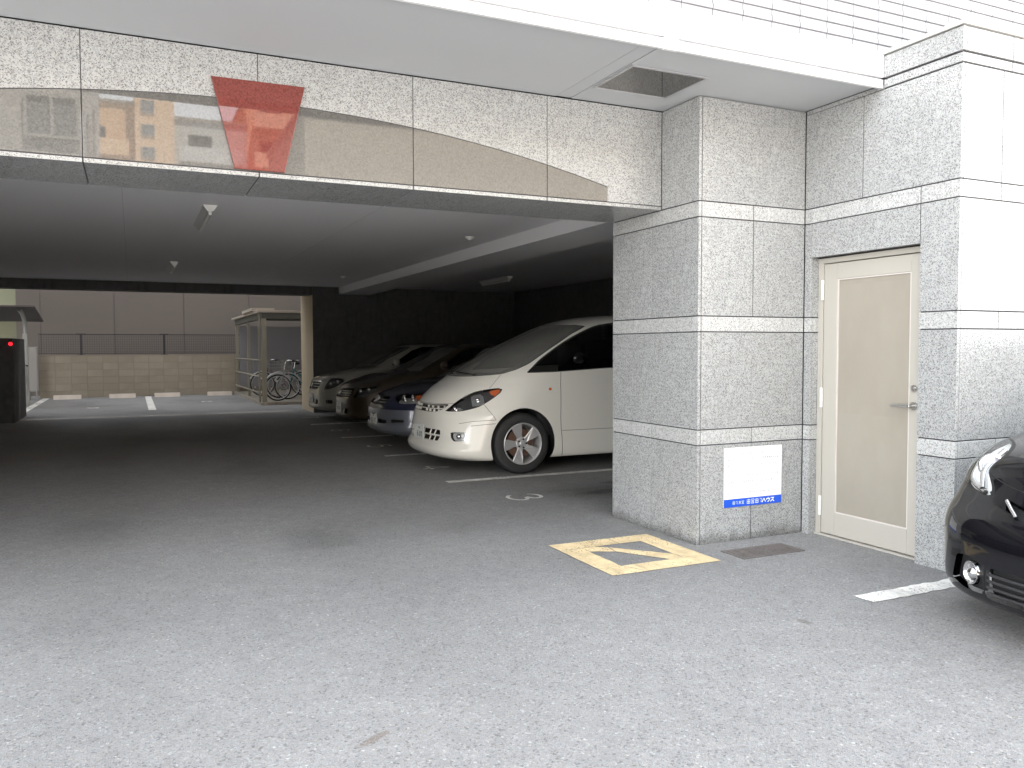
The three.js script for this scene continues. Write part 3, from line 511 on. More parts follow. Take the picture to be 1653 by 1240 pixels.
function solid(m, off = 0, shift = [0, 0, 0]) { // compact geometry, pushed along its normals
  const map = new Map(), P = [], N = [], U = [], I = [];
  for (const v of m.idx) { let k = map.get(v); if (k === undefined) { k = P.length / 3; map.set(v, k); const n = [m.nor[3 * v], m.nor[3 * v + 1], m.nor[3 * v + 2]], L = Math.hypot(...n) || 1;
    for (let q = 0; q < 3; q++) { P.push(m.pos[3 * v + q] + n[q] / L * off + shift[q]); N.push(n[q] / L); } U.push(P[3 * k] + P[3 * k + 2], P[3 * k + 1]); } I.push(k); }
  const g = new THREE.BufferGeometry(); g.setAttribute('position', new THREE.Float32BufferAttribute(P, 3)); g.setAttribute('normal', new THREE.Float32BufferAttribute(N, 3)); g.setAttribute('uv', new THREE.Float32BufferAttribute(U, 2)); g.setIndex(I); return g;
}
function sd(poly) { // signed distance to a polygon
  return (x, y) => { let d = 1e9, inside = false; for (let i = 0, j = poly.length - 1; i < poly.length; j = i++) { const [ax, ay] = poly[j], [bx_, by] = poly[i], ex = bx_ - ax, ey = by - ay, wx = x - ax, wy = y - ay, t = Math.max(0, Math.min(1, (wx * ex + wy * ey) / (ex * ex + ey * ey || 1e-12))); d = Math.min(d, Math.hypot(wx - ex * t, wy - ey * t)); if ((ay > y) !== (by > y) && x < (bx_ - ax) * (y - ay) / (by - ay) + ax) inside = !inside; } return inside ? -d : d; };
}
function wheel(car, x, z, R, side, style, width = 0.2) {
  const t = new THREE.LatheGeometry([[R * 0.66, -width / 2 + 0.02], [R * 0.72, -width / 2], [R * 0.90, -width / 2 + 0.004], [R * 0.97, -width / 2 + 0.022], [R, -width / 2 + 0.045], [R, width / 2 - 0.045], [R * 0.97, width / 2 - 0.022], [R * 0.90, width / 2 - 0.004], [R * 0.72, width / 2], [R * 0.66, width / 2 - 0.02]].map((p) => new THREE.Vector2(...p)), 64); t.rotateX(Math.PI / 2);
  const grooves = [-0.05, -0.017, 0.017, 0.05].map((q) => { const g = new THREE.TorusGeometry(R - 0.001, 0.004, 5, 64); g.translate(0, 0, q); return g; });
  const w = part('wheel', M.tyre, car, t, [x, R, z]); if (side < 0) w.rotation.y = Math.PI;
  part('tread_groove', M.black, w, merge(grooves));
  const rimR = R * 0.665;
  const lip = new THREE.LatheGeometry([[rimR - 0.03, -width / 2], [rimR - 0.012, -width / 2 + 0.02], [rimR - 0.02, 0.02], [rimR - 0.012, width / 2 - 0.02], [rimR - 0.002, width / 2 + 0.001], [rimR + 0.006, width / 2 + 0.004], [rimR + 0.008, width / 2 - 0.006]].map((p) => new THREE.Vector2(...p)), 64); lip.rotateX(Math.PI / 2);
  const rim = part('rim', M.alloy, w, lip);
  const list = [], zf = width / 2 - 0.03;
  const nS = style === 'five' ? 5 : style === 'seven' ? 7 : 5;
  for (let k = 0; k < nS; k++) {
    const a0 = 0.036, a1 = style === 'five' ? 0.058 : 0.03, r0 = 0.03, r1 = rimR - 0.008;
    const s = extr(spline([[r0, -a0], [r0 + 0.05, -a0 * 0.72], [r1 * 0.65, -a1 * 0.72], [r1, -a1]], 14).concat(spline([[r1, a1], [r1 * 0.65, a1 * 0.72], [r0 + 0.05, a0 * 0.72], [r0, a0]], 14)), 0.012, 0.006);
    const p = s.attributes.position; for (let i = 0; i < p.count; i++) { const r = p.getX(i) / rimR; p.setZ(i, p.getZ(i) - 0.02 * Math.pow(1 - r, 2) * 2 + 0.006 * r + (Math.abs(p.getY(i)) < 0.012 ? -0.006 : 0)); }
    s.computeVertexNormals(); s.translate(0, 0, zf - 0.004); s.rotateZ(Math.PI / 2 + k * Math.PI * 2 / nS + (style === 'five' ? 0.35 : 0)); list.push(s);
  }
  const hub = new THREE.CylinderGeometry(0.062, 0.07, 0.03, 32); hub.rotateX(Math.PI / 2); hub.translate(0, 0, zf - 0.012); list.push(hub);
  part('spokes', M.alloy, w, merge(list));
  const cap = new THREE.LatheGeometry([[0, 0.008], [0.02, 0.007], [0.03, 0.003], [0.031, -0.01]].map((p) => new THREE.Vector2(...p)), 24); cap.rotateX(Math.PI / 2); cap.translate(0, 0, zf + 0.006); part('hub_cap', M.alloy, w, cap);
  const nuts = []; for (let k = 0; k < 5; k++) { const a = Math.PI / 2 + 0.35 + (k + 0.5) * Math.PI * 2 / 5, g = new THREE.CylinderGeometry(0.009, 0.0105, 0.018, 6); g.rotateX(Math.PI / 2); g.translate(0.048 * Math.cos(a), 0.048 * Math.sin(a), zf + 0.006); nuts.push(g); }
  part('lug_nuts', M.black, w, merge(nuts));
  const disc = new THREE.CylinderGeometry(rimR * 0.72, rimR * 0.72, 0.02, 40); disc.rotateX(Math.PI / 2); disc.translate(0, 0, 0.01); part('brake_disc', M.disc, w, disc);
  return w;
}
M.tyre = std([0.03, 0.03, 0.031], 0.72); M.alloy = std([0.72, 0.72, 0.73], 0.32, { metalness: 0.6 }); M.disc = std([0.2, 0.12, 0.09], 0.6, { metalness: 0.5 });
M.glassDark = phy([0.22, 0.235, 0.235], 0.02, { transmission: 1, thickness: 0, ior: 1.5 });
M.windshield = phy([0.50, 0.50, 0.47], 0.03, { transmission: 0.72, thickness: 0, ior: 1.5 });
M.lens = phy([0.97, 0.98, 0.98], 0.02, { transmission: 1, thickness: 0, ior: 1.5 });
M.interior = std([0.03, 0.03, 0.03], 0.8); M.seal = std([0.012, 0.012, 0.012], 0.5);
M.lampBowl = std([0.9, 0.9, 0.9], 0.1, { metalness: 1 }); M.lampDark = std([0.09, 0.09, 0.095], 0.35, { metalness: 0.6 });
M.amber = phy([0.62, 0.13, 0.03], 0.2, { clearcoat: 1 });
M.plate = std([0.78, 0.80, 0.80], 0.4);

function ribbon(pts, nrm, w) { // flat strip along 3d points lying on a surface, nrm gives outward normals
  const P = [], I = [], N = [];
  pts.forEach((p, i) => { const a = pts[Math.max(0, i - 1)], b = pts[Math.min(pts.length - 1, i + 1)], d = [b[0] - a[0], b[1] - a[1], b[2] - a[2]], n = nrm[i]; let s = [d[1] * n[2] - d[2] * n[1], d[2] * n[0] - d[0] * n[2], d[0] * n[1] - d[1] * n[0]]; const L = Math.hypot(...s) || 1; s = s.map((q) => q / L * w / 2); P.push(p[0] - s[0], p[1] - s[1], p[2] - s[2], p[0] + s[0], p[1] + s[1], p[2] + s[2]); N.push(...n, ...n); if (i) { const k = 2 * i; I.push(k - 2, k - 1, k, k - 1, k + 1, k); } });
  const g = new THREE.BufferGeometry(); g.setAttribute('position', new THREE.Float32BufferAttribute(P, 3)); g.setAttribute('normal', new THREE.Float32BufferAttribute(N, 3)); g.setAttribute('uv', new THREE.Float32BufferAttribute(new Float32Array(P.length / 3 * 2), 2)); g.setIndex(I); return g;
}
function surfNormal(S, x, y, s) { const e = 0.01, z = (a, b) => S.zAt(a, b), zx = (z(x + e, y) - z(x - e, y)) / (2 * e), zy = (z(x, y + e) - z(x, y - e)) / (2 * e), L = Math.hypot(zx, zy, 1); return [-zx / L, -zy / L, s / L]; }
function frontNormal(S, y, z) { const e = 0.01, xy = (S.xAt(y + e, z) - S.xAt(y - e, z)) / (2 * e), xz = (S.xAt(y, z + e) - S.xAt(y, z - e)) / (2 * e), L = Math.hypot(xy, xz, 1); return [-1 / L, xy / L, xz / L]; }
function resample(pts, step = 0.02) { const o = []; for (let i = 0; i < pts.length - 1; i++) { const [a, b] = [pts[i], pts[i + 1]], n = Math.max(1, Math.ceil(Math.hypot(b[0] - a[0], b[1] - a[1]) / step)); for (let k = 0; k < n; k++) o.push([a[0] + (b[0] - a[0]) * k / n, a[1] + (b[1] - a[1]) * k / n]); } o.push(pts[pts.length - 1]); return o; }
function sideSeam(S, pts, w = 0.005, off = 0.0015, sides = [1, -1]) { return sides.map((s) => { const q = resample(pts), N = q.map(([x, y]) => surfNormal(S, x, y, s)); return ribbon(q.map(([x, y], i) => [x + N[i][0] * off, y + N[i][1] * off, s * S.zAt(x, y) + N[i][2] * off]), N, w); }); }
function frontSeam(S, pts, w = 0.005, off = 0.0015) { const q = resample(pts), N = q.map(([z, y]) => frontNormal(S, y, z)); return ribbon(q.map(([z, y], i) => [S.xAt(y, z) + N[i][0] * off, y + N[i][1] * off, z + N[i][2] * off]), N, w); }
// A bar that hugs the nose: swept box along (z, y) points
function frontBar(S, pts, r, out = 0) { return tube(resample(pts, 0.03).map(([z, y]) => { const n = frontNormal(S, y, z); return [S.xAt(y, z) + n[0] * out, y + n[1] * out, z + n[2] * out]; }), r, 6); }
function onNose(S, y, z, out = 0) { const n = frontNormal(S, y, z); return { p: [S.xAt(y, z) + n[0] * out, y + n[1] * out, z + n[2] * out], n }; }
function place(g, at) { const q = new THREE.Quaternion().setFromUnitVectors(new THREE.Vector3(0, 0, 1), new THREE.Vector3(...at.n)); g.applyQuaternion(q); g.translate(...at.p); return g; }

function buildCar(spec) {
  const { S, car } = spec; let body = S.mesh();
  for (const wx of spec.wheels) { [, body] = carve(body, (x, y, z) => Math.max(Math.hypot(x - wx, y - spec.R - 0.005) - spec.arch, 0.45 - Math.abs(z))); }
  for (const r of spec.regions) {
    for (const s of r.sides || [0]) {
      const f0 = r.view === 'side' ? ((q) => (x, y, z) => Math.max(q(x, y), -s * z + 0.02))(sd(r.poly)) : r.view === 'front' ? ((q) => (x, y, z) => Math.max(q(s ? s * z : z, y), x - r.xmax))(sd(r.poly)) : r.view === 'rear' ? ((q) => (x, y, z) => Math.max(q(s ? s * z : z, y), r.xmin - x))(sd(r.poly)) : r.f;
      let [inn, out] = carve(body, f0); body = out;
      if (r.gap) { const [core, ring] = carve(inn, (x, y, z) => f0(x, y, z) + r.gap); part(r.gapName || 'seal', r.gapMat || M.seal, car, solid(ring, -(r.sink ?? 0.003) - 0.001)); inn = core; }
      if (r.bucket) for (const b of r.bucket) { const m = part(b.name, b.mat, car, solid(inn, -b.depth)); if (b.side) m.material.side = THREE.DoubleSide; }
      if (r.mat) { const m = part(r.name, r.mat, car, solid(inn, -(r.sink ?? 0.003))); if (r.after) r.after(m, inn, s); }
    }
  }
  if (spec.lower) { const [lo, up] = carve(body, spec.lower.f); part(spec.lower.name, spec.lower.mat, car, solid(lo, spec.lower.off || 0)); body = up; }
  part('body', spec.paint, car, solid(body));
  // wheel wells, underbody, cabin
  const wells = spec.wheels.flatMap((wx) => [1, -1].map((s) => { const g = new THREE.CylinderGeometry(spec.arch + 0.004, spec.arch + 0.004, 0.34, 40, 1, true, 0, Math.PI); g.rotateX(Math.PI / 2); g.rotateZ(Math.PI / 2 * 0); g.rotateZ(Math.PI / 2); g.translate(wx, spec.R + 0.005, s * (spec.halfW - 0.19)); return g; }));
  const wellMat = std([0.015, 0.015, 0.016], 0.9, { side: THREE.DoubleSide });
  for (const g of wells) part('wheel_well', wellMat, car, g);
  part('underbody', M.black, car, merge([bx(spec.floor[0], spec.floor[1], 0.2, 0.5, -spec.halfW + 0.36, spec.halfW - 0.36), bx(spec.wheels[0] + 0.45, spec.wheels[1] - 0.45, 0.17, 0.42, -spec.halfW + 0.06, spec.halfW - 0.06)]));
  part('cabin', M.interior, car, merge(spec.cabin));
  if (spec.seats) part('seats', M.interior, car, merge(spec.seats));
  for (const wx of spec.wheels) for (const s of [1, -1]) wheel(car, wx, s * (spec.halfW - 0.11), spec.R, s, spec.rim);
}
const VAN = new CarSurf([
  // y, nose x, tail x, half width, front depth, exponent, rear depth, exponent
  [0.165, 0.12, 4.62, 0.85, 0.52, 2.5, 0.3, 3],
  [0.20, 0.035, 4.68, 0.875, 0.52, 2.5, 0.3, 3],
  [0.24, 0.005, 4.70, 0.885, 0.52, 2.5, 0.3, 3],
  [0.275, 0.0, 4.71, 0.888, 0.52, 2.5, 0.3, 3],
  [0.315, 0.02, 4.72, 0.888, 0.52, 2.5, 0.3, 3],
  [0.36, 0.04, 4.73, 0.888, 0.53, 2.5, 0.3, 3],
  [0.46, 0.048, 4.74, 0.890, 0.55, 2.45, 0.3, 3],
  [0.56, 0.057, 4.74, 0.893, 0.60, 2.4, 0.3, 3],
  [0.64, 0.065, 4.73, 0.895, 0.66, 2.35, 0.3, 3],
  [0.70, 0.078, 4.72, 0.896, 0.76, 2.3, 0.3, 3],
  [0.78, 0.125, 4.70, 0.895, 0.88, 2.3, 0.3, 3],
  [0.88, 0.215, 4.68, 0.890, 0.96, 2.3, 0.3, 3],
  [0.98, 0.355, 4.65, 0.880, 0.98, 2.35, 0.3, 3],
  [1.06, 0.483, 4.62, 0.865, 0.92, 2.4, 0.3, 3],
  [1.14, 0.61, 4.59, 0.845, 0.85, 2.4, 0.3, 3],
  [1.25, 0.81, 4.54, 0.815, 0.78, 2.4, 0.32, 2.8],
  [1.38, 1.06, 4.48, 0.775, 0.72, 2.4, 0.34, 2.7],
  [1.50, 1.325, 4.41, 0.735, 0.70, 2.4, 0.36, 2.6],
  [1.60, 1.56, 4.33, 0.700, 0.72, 2.4, 0.4, 2.5],
  [1.67, 1.77, 4.24, 0.66, 0.8, 2.4, 0.5, 2.4],
  [1.72, 1.99, 4.10, 0.59, 0.85, 2.3, 0.6, 2.3],
  [1.75, 2.22, 3.95, 0.49, 0.75, 2.2, 0.6, 2.2],
  [1.768, 2.5, 3.75, 0.34, 0.5, 2.2, 0.4, 2.2],
  [1.776, 2.95, 3.4, 0.03, 0.12, 2, 0.12, 2],
]);
const VAN_AT = [-0.60, 0, -4.285];
const HATCH = new CarSurf([
  [0.12, 0.16, 4.30, 0.83, 0.55, 2.4, 0.3, 3],
  [0.145, 0.06, 4.36, 0.85, 0.56, 2.4, 0.3, 3],
  [0.18, 0.02, 4.40, 0.857, 0.57, 2.4, 0.3, 3],
  [0.24, 0.0, 4.42, 0.86, 0.58, 2.4, 0.3, 3],
  [0.34, 0.0, 4.44, 0.863, 0.58, 2.4, 0.3, 3],
  [0.42, 0.0, 4.45, 0.868, 0.585, 2.4, 0.3, 3],
  [0.47, 0.01, 4.45, 0.87, 0.585, 2.45, 0.3, 3],
  [0.53, 0.04, 4.45, 0.868, 0.58, 2.5, 0.3, 3],
  [0.60, 0.115, 4.45, 0.868, 0.58, 2.6, 0.3, 3],
  [0.68, 0.185, 4.45, 0.867, 0.58, 2.7, 0.3, 3],
  [0.75, 0.24, 4.44, 0.862, 0.58, 2.8, 0.3, 3],
  [0.82, 0.34, 4.43, 0.855, 0.62, 2.8, 0.3, 3],
  [0.89, 0.53, 4.42, 0.845, 0.72, 2.6, 0.3, 3],
  [0.95, 0.80, 4.40, 0.83, 0.8, 2.5, 0.3, 3],
  [1.02, 1.13, 4.34, 0.80, 0.85, 2.3, 0.35, 2.8],
  [1.13, 1.38, 4.22, 0.755, 0.8, 2.3, 0.5, 2.6],
  [1.25, 1.66, 4.02, 0.705, 0.75, 2.3, 0.6, 2.5],
  [1.36, 1.96, 3.75, 0.65, 0.75, 2.3, 0.7, 2.4],
  [1.43, 2.24, 3.45, 0.56, 0.6, 2.3, 0.6, 2.3],
  [1.47, 2.5, 3.15, 0.38, 0.32, 2.2, 0.32, 2.2],
  [1.485, 2.75, 2.95, 0.03, 0.08, 2, 0.08, 2],
]);
const HATCH_AT = [0.04, 0, 2.43];
function sedanRows(h, roof, w, nose = 0, cab = 0) { // h: height of the bonnet's leading edge
  return new CarSurf([
    [0.19, 0.12, 4.36, w - 0.05, 0.5, 2.5, 0.3, 3], [0.22, 0.03, 4.42, w - 0.02, 0.52, 2.5, 0.3, 3], [0.26, 0.0, 4.45, w - 0.01, 0.52, 2.5, 0.3, 3],
    [0.30, 0.0, 4.47, w - 0.005, 0.52, 2.5, 0.3, 3], [0.36, 0.015, 4.48, w, 0.53, 2.5, 0.3, 3], [0.46, 0.012, 4.49, w, 0.55, 2.5, 0.3, 3],
    [0.54, 0.015, 4.49, w, 0.58, 2.5, 0.3, 3], [h - 0.10, 0.035, 4.48, w, 0.64, 2.5, 0.3, 3], [h - 0.03, 0.075 + nose, 4.47, w, 0.70, 2.5, 0.3, 3], [h + 0.02, 0.14 + nose, 4.46, w, 0.76, 2.6, 0.3, 3],
    [h + 0.07, 0.25 + nose, 4.45, w - 0.004, 0.78, 2.8, 0.3, 3], [h + 0.12, 0.42 + nose, 4.43, w - 0.01, 0.75, 3, 0.3, 3], [h + 0.17, 0.66 + cab / 2, 4.41, w - 0.02, 0.68, 3.2, 0.32, 3],
    [h + 0.21, 0.98 + cab, 4.38, w - 0.035, 0.52, 3.2, 0.35, 3], [h + 0.24, 1.14 + cab, 4.30, w - 0.05, 0.46, 3, 0.4, 3], [h + 0.30, 1.26 + cab, 3.98, w - 0.075, 0.44, 2.8, 0.4, 3],
    [h + 0.40, 1.44 + cab, 3.82, w - 0.11, 0.42, 2.7, 0.4, 2.8], [h + 0.50, 1.65 + cab, 3.62, w - 0.155, 0.42, 2.6, 0.4, 2.6], [roof - 0.09, 1.86 + cab, 3.40, w - 0.20, 0.42, 2.5, 0.42, 2.5],
    [roof - 0.03, 2.06 + cab, 3.18, w - 0.28, 0.42, 2.4, 0.42, 2.4], [roof, 2.5 + cab, 2.9, 0.03, 0.1, 2, 0.1, 2],
  ]);
}
const SILVER = sedanRows(0.78, 1.47, 0.85, -0.02, -0.2), BROWN = sedanRows(0.75, 1.46, 0.85, 0, -0.1), NAVY = sedanRows(0.70, 1.45, 0.85, 0.02, -0.05);
const SILVER_AT = [-0.375, 0, -11.45], BROWN_AT = [-0.385, 0, -9.06], NAVY_AT = [-0.445, 0, -6.68];
// ---------------------------------------------------------------- cars
const seat = (x, z, y = 0.62) => [rbx(x, x + 0.45, y - 0.3, y - 0.05, z - 0.24, z + 0.24, 0.05, 2), rbx(x + 0.36, x + 0.5, y - 0.1, y + 0.42, z - 0.23, z + 0.23, 0.05, 2), rbx(x + 0.40, x + 0.49, y + 0.46, y + 0.64, z - 0.13, z + 0.13, 0.035, 2)];
const sidePair = (S, poly) => poly;
function plateTex(top, low, w = 330, h = 165) {
  const cv = document.createElement('canvas'); cv.width = w; cv.height = h; const g = cv.getContext('2d'); g.fillStyle = '#eef0ee'; g.fillRect(0, 0, w, h); g.fillStyle = '#2c6b4f'; g.textAlign = 'center'; g.textBaseline = 'middle';
  g.font = 'bold 40px sans-serif'; g.fillText(top, w / 2, 32); g.font = 'bold 96px sans-serif'; g.fillText(low, w / 2 + 14, 106); const t = new THREE.CanvasTexture(cv); t.colorSpace = THREE.SRGBColorSpace; return t;
}
function numberPlate(S, car, y, top, low, out = 0.012, z = 0) {
  const at = { p: [S.xAt(y, 0) - out, y, z], n: [-1, 0.05, 0] }; const m = part('number_plate', M.plate, car, place(new RoundedBoxGeometry(0.33, 0.165, 0.008, 1, 0.003), at).translate(0, 0, 0));
  const f = new THREE.PlaneGeometry(0.318, 0.153); f.translate(0, 0, 0.0052); f.rotateY(-Math.PI / 2); f.rotateZ(-0.05); f.translate(at.p[0], y, z); part('plate_print', std([1, 1, 1], 0.35, { map: plateTex(top, low) }), m, f);
}
function emblem(S, car, y, r, out = 0.01) {
  const at = onNose(S, y, 0, out), ring = (rx, ry, th) => { const g = new THREE.TorusGeometry(rx, th, 8, 32); g.scale(1, ry / rx, 1); return g; };
  const g = merge([ring(r, r * 0.68, r * 0.11), ring(r * 0.36, r * 0.62, r * 0.1), ring(r * 0.62, r * 0.26, r * 0.1).translate(0, r * 0.34, 0)]); part('emblem', M.chrome, car, place(g, at));
}
function mirror(S, car, x, y, paint) { for (const s of [1, -1]) { const z = S.zAt(x, y); const g = new THREE.SphereGeometry(1, 24, 16); g.scale(0.06, 0.07, 0.11); g.translate(x + 0.03, y + 0.06, s * (z + 0.12)); const m = part('side_mirror', paint, car, g); part('mirror_arm', M.black, m, rbx(x, x + 0.06, y - 0.005, y + 0.03, s > 0 ? z - 0.03 : -z - 0.08, s > 0 ? z + 0.08 : -z + 0.03, 0.01)); } }
const carPaint = (c, metal = 0, rough = 0.3, cc = 1) => phy(c, rough, { metalness: metal, clearcoat: cc, clearcoatRoughness: 0.03 });

{ // white minivan
  const S = VAN, car = thing('minivan', 'white one-box minivan parked nose out behind the granite column', 'minivan', VAN_AT);
  const paint = carPaint([0.82, 0.81, 0.75], 0.0, 0.35);
  const lamp = [[0.156, 0.682], [0.294, 0.803], [0.448, 0.889], [0.593, 0.923], [0.690, 0.934], [0.711, 0.93], [0.694, 0.891], [0.592, 0.821], [0.457, 0.744], [0.31, 0.697], [0.23, 0.684]];
  const lampAfter = (m, inn, s) => {
    const reg = (poly) => carve(inn, ((q) => (x, y, z) => q(x, y))(sd(poly)))[0];
    part('reflector', M.lampBowl, m, merge([solid(reg([[0.40, 0.858], [0.515, 0.885], [0.505, 0.775], [0.385, 0.745]]), -0.022), solid(reg([[0.19, 0.698], [0.275, 0.748], [0.30, 0.712], [0.22, 0.69]]), -0.022)]));
    part('turn_signal', M.amber, m, solid(reg([[0.575, 0.905], [0.70, 0.928], [0.68, 0.892], [0.60, 0.838]]), -0.008));
    const bl = [[0.45, 0.81], [0.235, 0.71]].map(([x, y]) => { const z = S.zAt(x, y) - 0.02, g = new THREE.SphereGeometry(0.026, 16, 12); g.translate(x + 0.01, y, s * z); return g; }); part('bulb_shield', M.chrome, m, merge(bl));
  };
  const glass = [[0.997, 1.092], [1.198, 1.249], [1.512, 1.432], [1.83, 1.575], [2.041, 1.638], [2.3, 1.665], [2.9, 1.68], [3.75, 1.655], [4.1, 1.52], [4.3, 1.24], [4.25, 1.20], [3.2, 1.165], [2.051, 1.135], [1.391, 1.103]];
  buildCar({
    S, car, paint, R: 0.33, arch: 0.382, wheels: [0.915, 3.78], halfW: 0.893, rim: 'five', floor: [0.25, 4.5],
    regions: [
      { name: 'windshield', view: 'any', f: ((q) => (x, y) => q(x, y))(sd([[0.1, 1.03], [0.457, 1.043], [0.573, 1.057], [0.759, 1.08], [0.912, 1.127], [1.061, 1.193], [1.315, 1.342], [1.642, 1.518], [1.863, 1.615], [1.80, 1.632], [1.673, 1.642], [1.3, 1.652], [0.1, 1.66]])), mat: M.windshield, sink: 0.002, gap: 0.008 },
      { name: 'side_window', view: 'side', sides: [1, -1], poly: spline(glass, 120, true), mat: M.glassDark, sink: 0.003, gap: 0.012 },
      { name: 'headlight', view: 'side', sides: [1, -1], poly: spline(lamp, 80, true), mat: M.lens, sink: -0.001, gap: 0.004, bucket: [{ name: 'lamp_housing', mat: M.lampDark, depth: 0.03 }], after: lampAfter },
      { name: 'upper_grille', view: 'front', xmax: 0.5, poly: [[-0.5, 0.757], [-0.3, 0.747], [0, 0.742], [0.3, 0.747], [0.5, 0.757], [0.475, 0.712], [0.40, 0.676], [0.25, 0.664], [0, 0.658], [-0.25, 0.664], [-0.40, 0.676], [-0.475, 0.712]], mat: M.black, sink: 0.03, gap: 0.003, gapName: 'grille_edge', gapMat: paint },
      { name: 'lower_grille', view: 'front', xmax: 0.5, poly: [[-0.49, 0.482], [0.49, 0.482], [0.50, 0.42], [0.47, 0.358], [-0.47, 0.358], [-0.50, 0.42]], mat: M.black, sink: 0.04, gap: 0.004, gapName: 'grille_edge', gapMat: paint },
      { name: 'fog_light', view: 'side', sides: [1, -1], poly: [[0.165, 0.46], [0.19, 0.470], [0.28, 0.470], [0.29, 0.45], [0.28, 0.395], [0.26, 0.383], [0.185, 0.372], [0.170, 0.40]], mat: M.lens, sink: 0.002, gap: 0.005, gapMat: M.lampBowl, gapName: 'fog_surround', bucket: [{ name: 'fog_bowl', mat: std([0.7, 0.71, 0.72], 0.3, { metalness: 0.3 }), depth: 0.03 }] },
      { name: 'tail_light', view: 'side', sides: [1, -1], poly: [[4.45, 0.75], [4.9, 0.75], [4.9, 1.2], [4.35, 1.2]], mat: phy([0.35, 0.02, 0.02], 0.1, { clearcoat: 1 }), sink: 0.001, gap: 0.004 },
    ],
    cabin: [bx(1.15, 4.5, 0.4, 0.98, -0.78, 0.78), rbx(0.92, 1.5, 0.9, 1.06, -0.62, 0.62, 0.04, 2)], seats: [...seat(1.75, 0.36, 1.0), ...seat(1.75, -0.36, 1.0), ...seat(2.8, 0.36, 1.0), ...seat(2.8, -0.36, 1.0)],
  });
  part('panel_seam', M.black, car, merge([...sideSeam(S, [[1.391, 1.098], [1.374, 0.97], [1.369, 0.6], [1.378, 0.46], [1.389, 0.385], [1.398, 0.18]], 0.006), ...sideSeam(S, [[2.5, 1.14], [2.5, 0.2]], 0.005), ...sideSeam(S, [[3.38, 1.17], [3.38, 0.9]], 0.005), ...sideSeam(S, [[1.388, 0.454], [3.36, 0.452]], 0.004), ...sideSeam(S, [[0.752, 1.074], [0.681, 1.008], [0.596, 0.928]], 0.004), ...sideSeam(S, [[0.496, 0.762], [0.534, 0.693], [0.592, 0.605]], 0.004), ...sideSeam(S, [[0.596, 0.601], [0.46, 0.596], [0.341, 0.585], [0.24, 0.562]], 0.004), ...sideSeam(S, [[0.588, 0.562], [0.45, 0.553], [0.336, 0.54]], 0.004), frontSeam(S, [[-0.56, 0.768], [-0.3, 0.756], [0, 0.751], [0.3, 0.756], [0.56, 0.768]], 0.004)]));
  const bars = [frontBar(S, [[-0.49, 0.71], [-0.25, 0.703], [0, 0.700], [0.25, 0.703], [0.49, 0.71]], 0.006, -0.004)]; part('grille_bar', paint, car, merge(bars));
  const teeth = []; for (let i = -4; i <= 4; i++) for (const [y, k] of [[0.729, 0.108], [0.684, 0.092]]) { if (Math.abs(i) < 1) continue; const z = i * k + Math.sign(i) * 0.02; const a = onNose(S, y, z, -0.014); teeth.push(place(rbx(-0.007, 0.007, -0.014, 0.014, -0.012, 0.012, 0.002), a)); } part('grille_tooth', paint, car, merge(teeth));
  const low = [frontBar(S, [[-0.488, 0.42], [-0.25, 0.42], [0, 0.42], [0.25, 0.42], [0.488, 0.42]], 0.011, -0.010)]; for (const s of [1, -1]) for (const z of [0.10, 0.27, 0.375]) low.push(frontBar(S, [[s * (z + 0.03), 0.478], [s * z, 0.425]], 0.009, -0.010), frontBar(S, [[s * (z + 0.03), 0.415], [s * z, 0.362]], 0.009, -0.010)); part('lower_grille_bar', paint, car, merge(low));
  for (const s of [1, -1]) { const at = { p: [1.242, 0.916, s * (S.zAt(1.242, 0.916) + 0.002)], n: surfNormal(S, 1.242, 0.916, s) }; const g = new THREE.SphereGeometry(0.019, 20, 12); g.scale(1, 0.85, 0.35); part('marker_light', M.amber, car, place(g, at)); }
  for (const s of [1, -1]) { const x = 1.56, y = 1.19, z = S.zAt(x, y), g = new THREE.SphereGeometry(1, 24, 16); g.scale(0.075, 0.062, 0.035); g.translate(x + 0.05, y + 0.06, s * (z + 0.045)); part('side_mirror', M.blackGloss, car, g); }
  part('wiper', M.black, car, merge([0.40, -0.16].map((z) => tube([[S.xAt(1.068, z) + 0.004, 1.068, z], [S.xAt(1.075, z - 0.25) - 0.004, 1.083, z - 0.25], [S.xAt(1.085, z - 0.5) - 0.004, 1.093, z - 0.5]], 0.007, 6))));
  for (const s of [1, -1]) { const g = new THREE.SphereGeometry(0.030, 20, 14); g.translate(0.235, 0.425, s * (S.zAt(0.235, 0.425) - 0.026)); part('fog_bulb', M.chrome, car, g); }
  numberPlate(S, car, 0.425, '・ 500', '・6 01', 0.014);
  for (const s of [1, -1]) part('door_handle', paint, car, merge([2.28, 2.72].map((x) => rbx(x - 0.09, x + 0.09, 0.93, 0.965, s > 0 ? S.zAt(x, 0.95) - 0.005 : -S.zAt(x, 0.95) - 0.03, s > 0 ? S.zAt(x, 0.95) + 0.03 : -S.zAt(x, 0.95) + 0.005, 0.012, 2))));
}
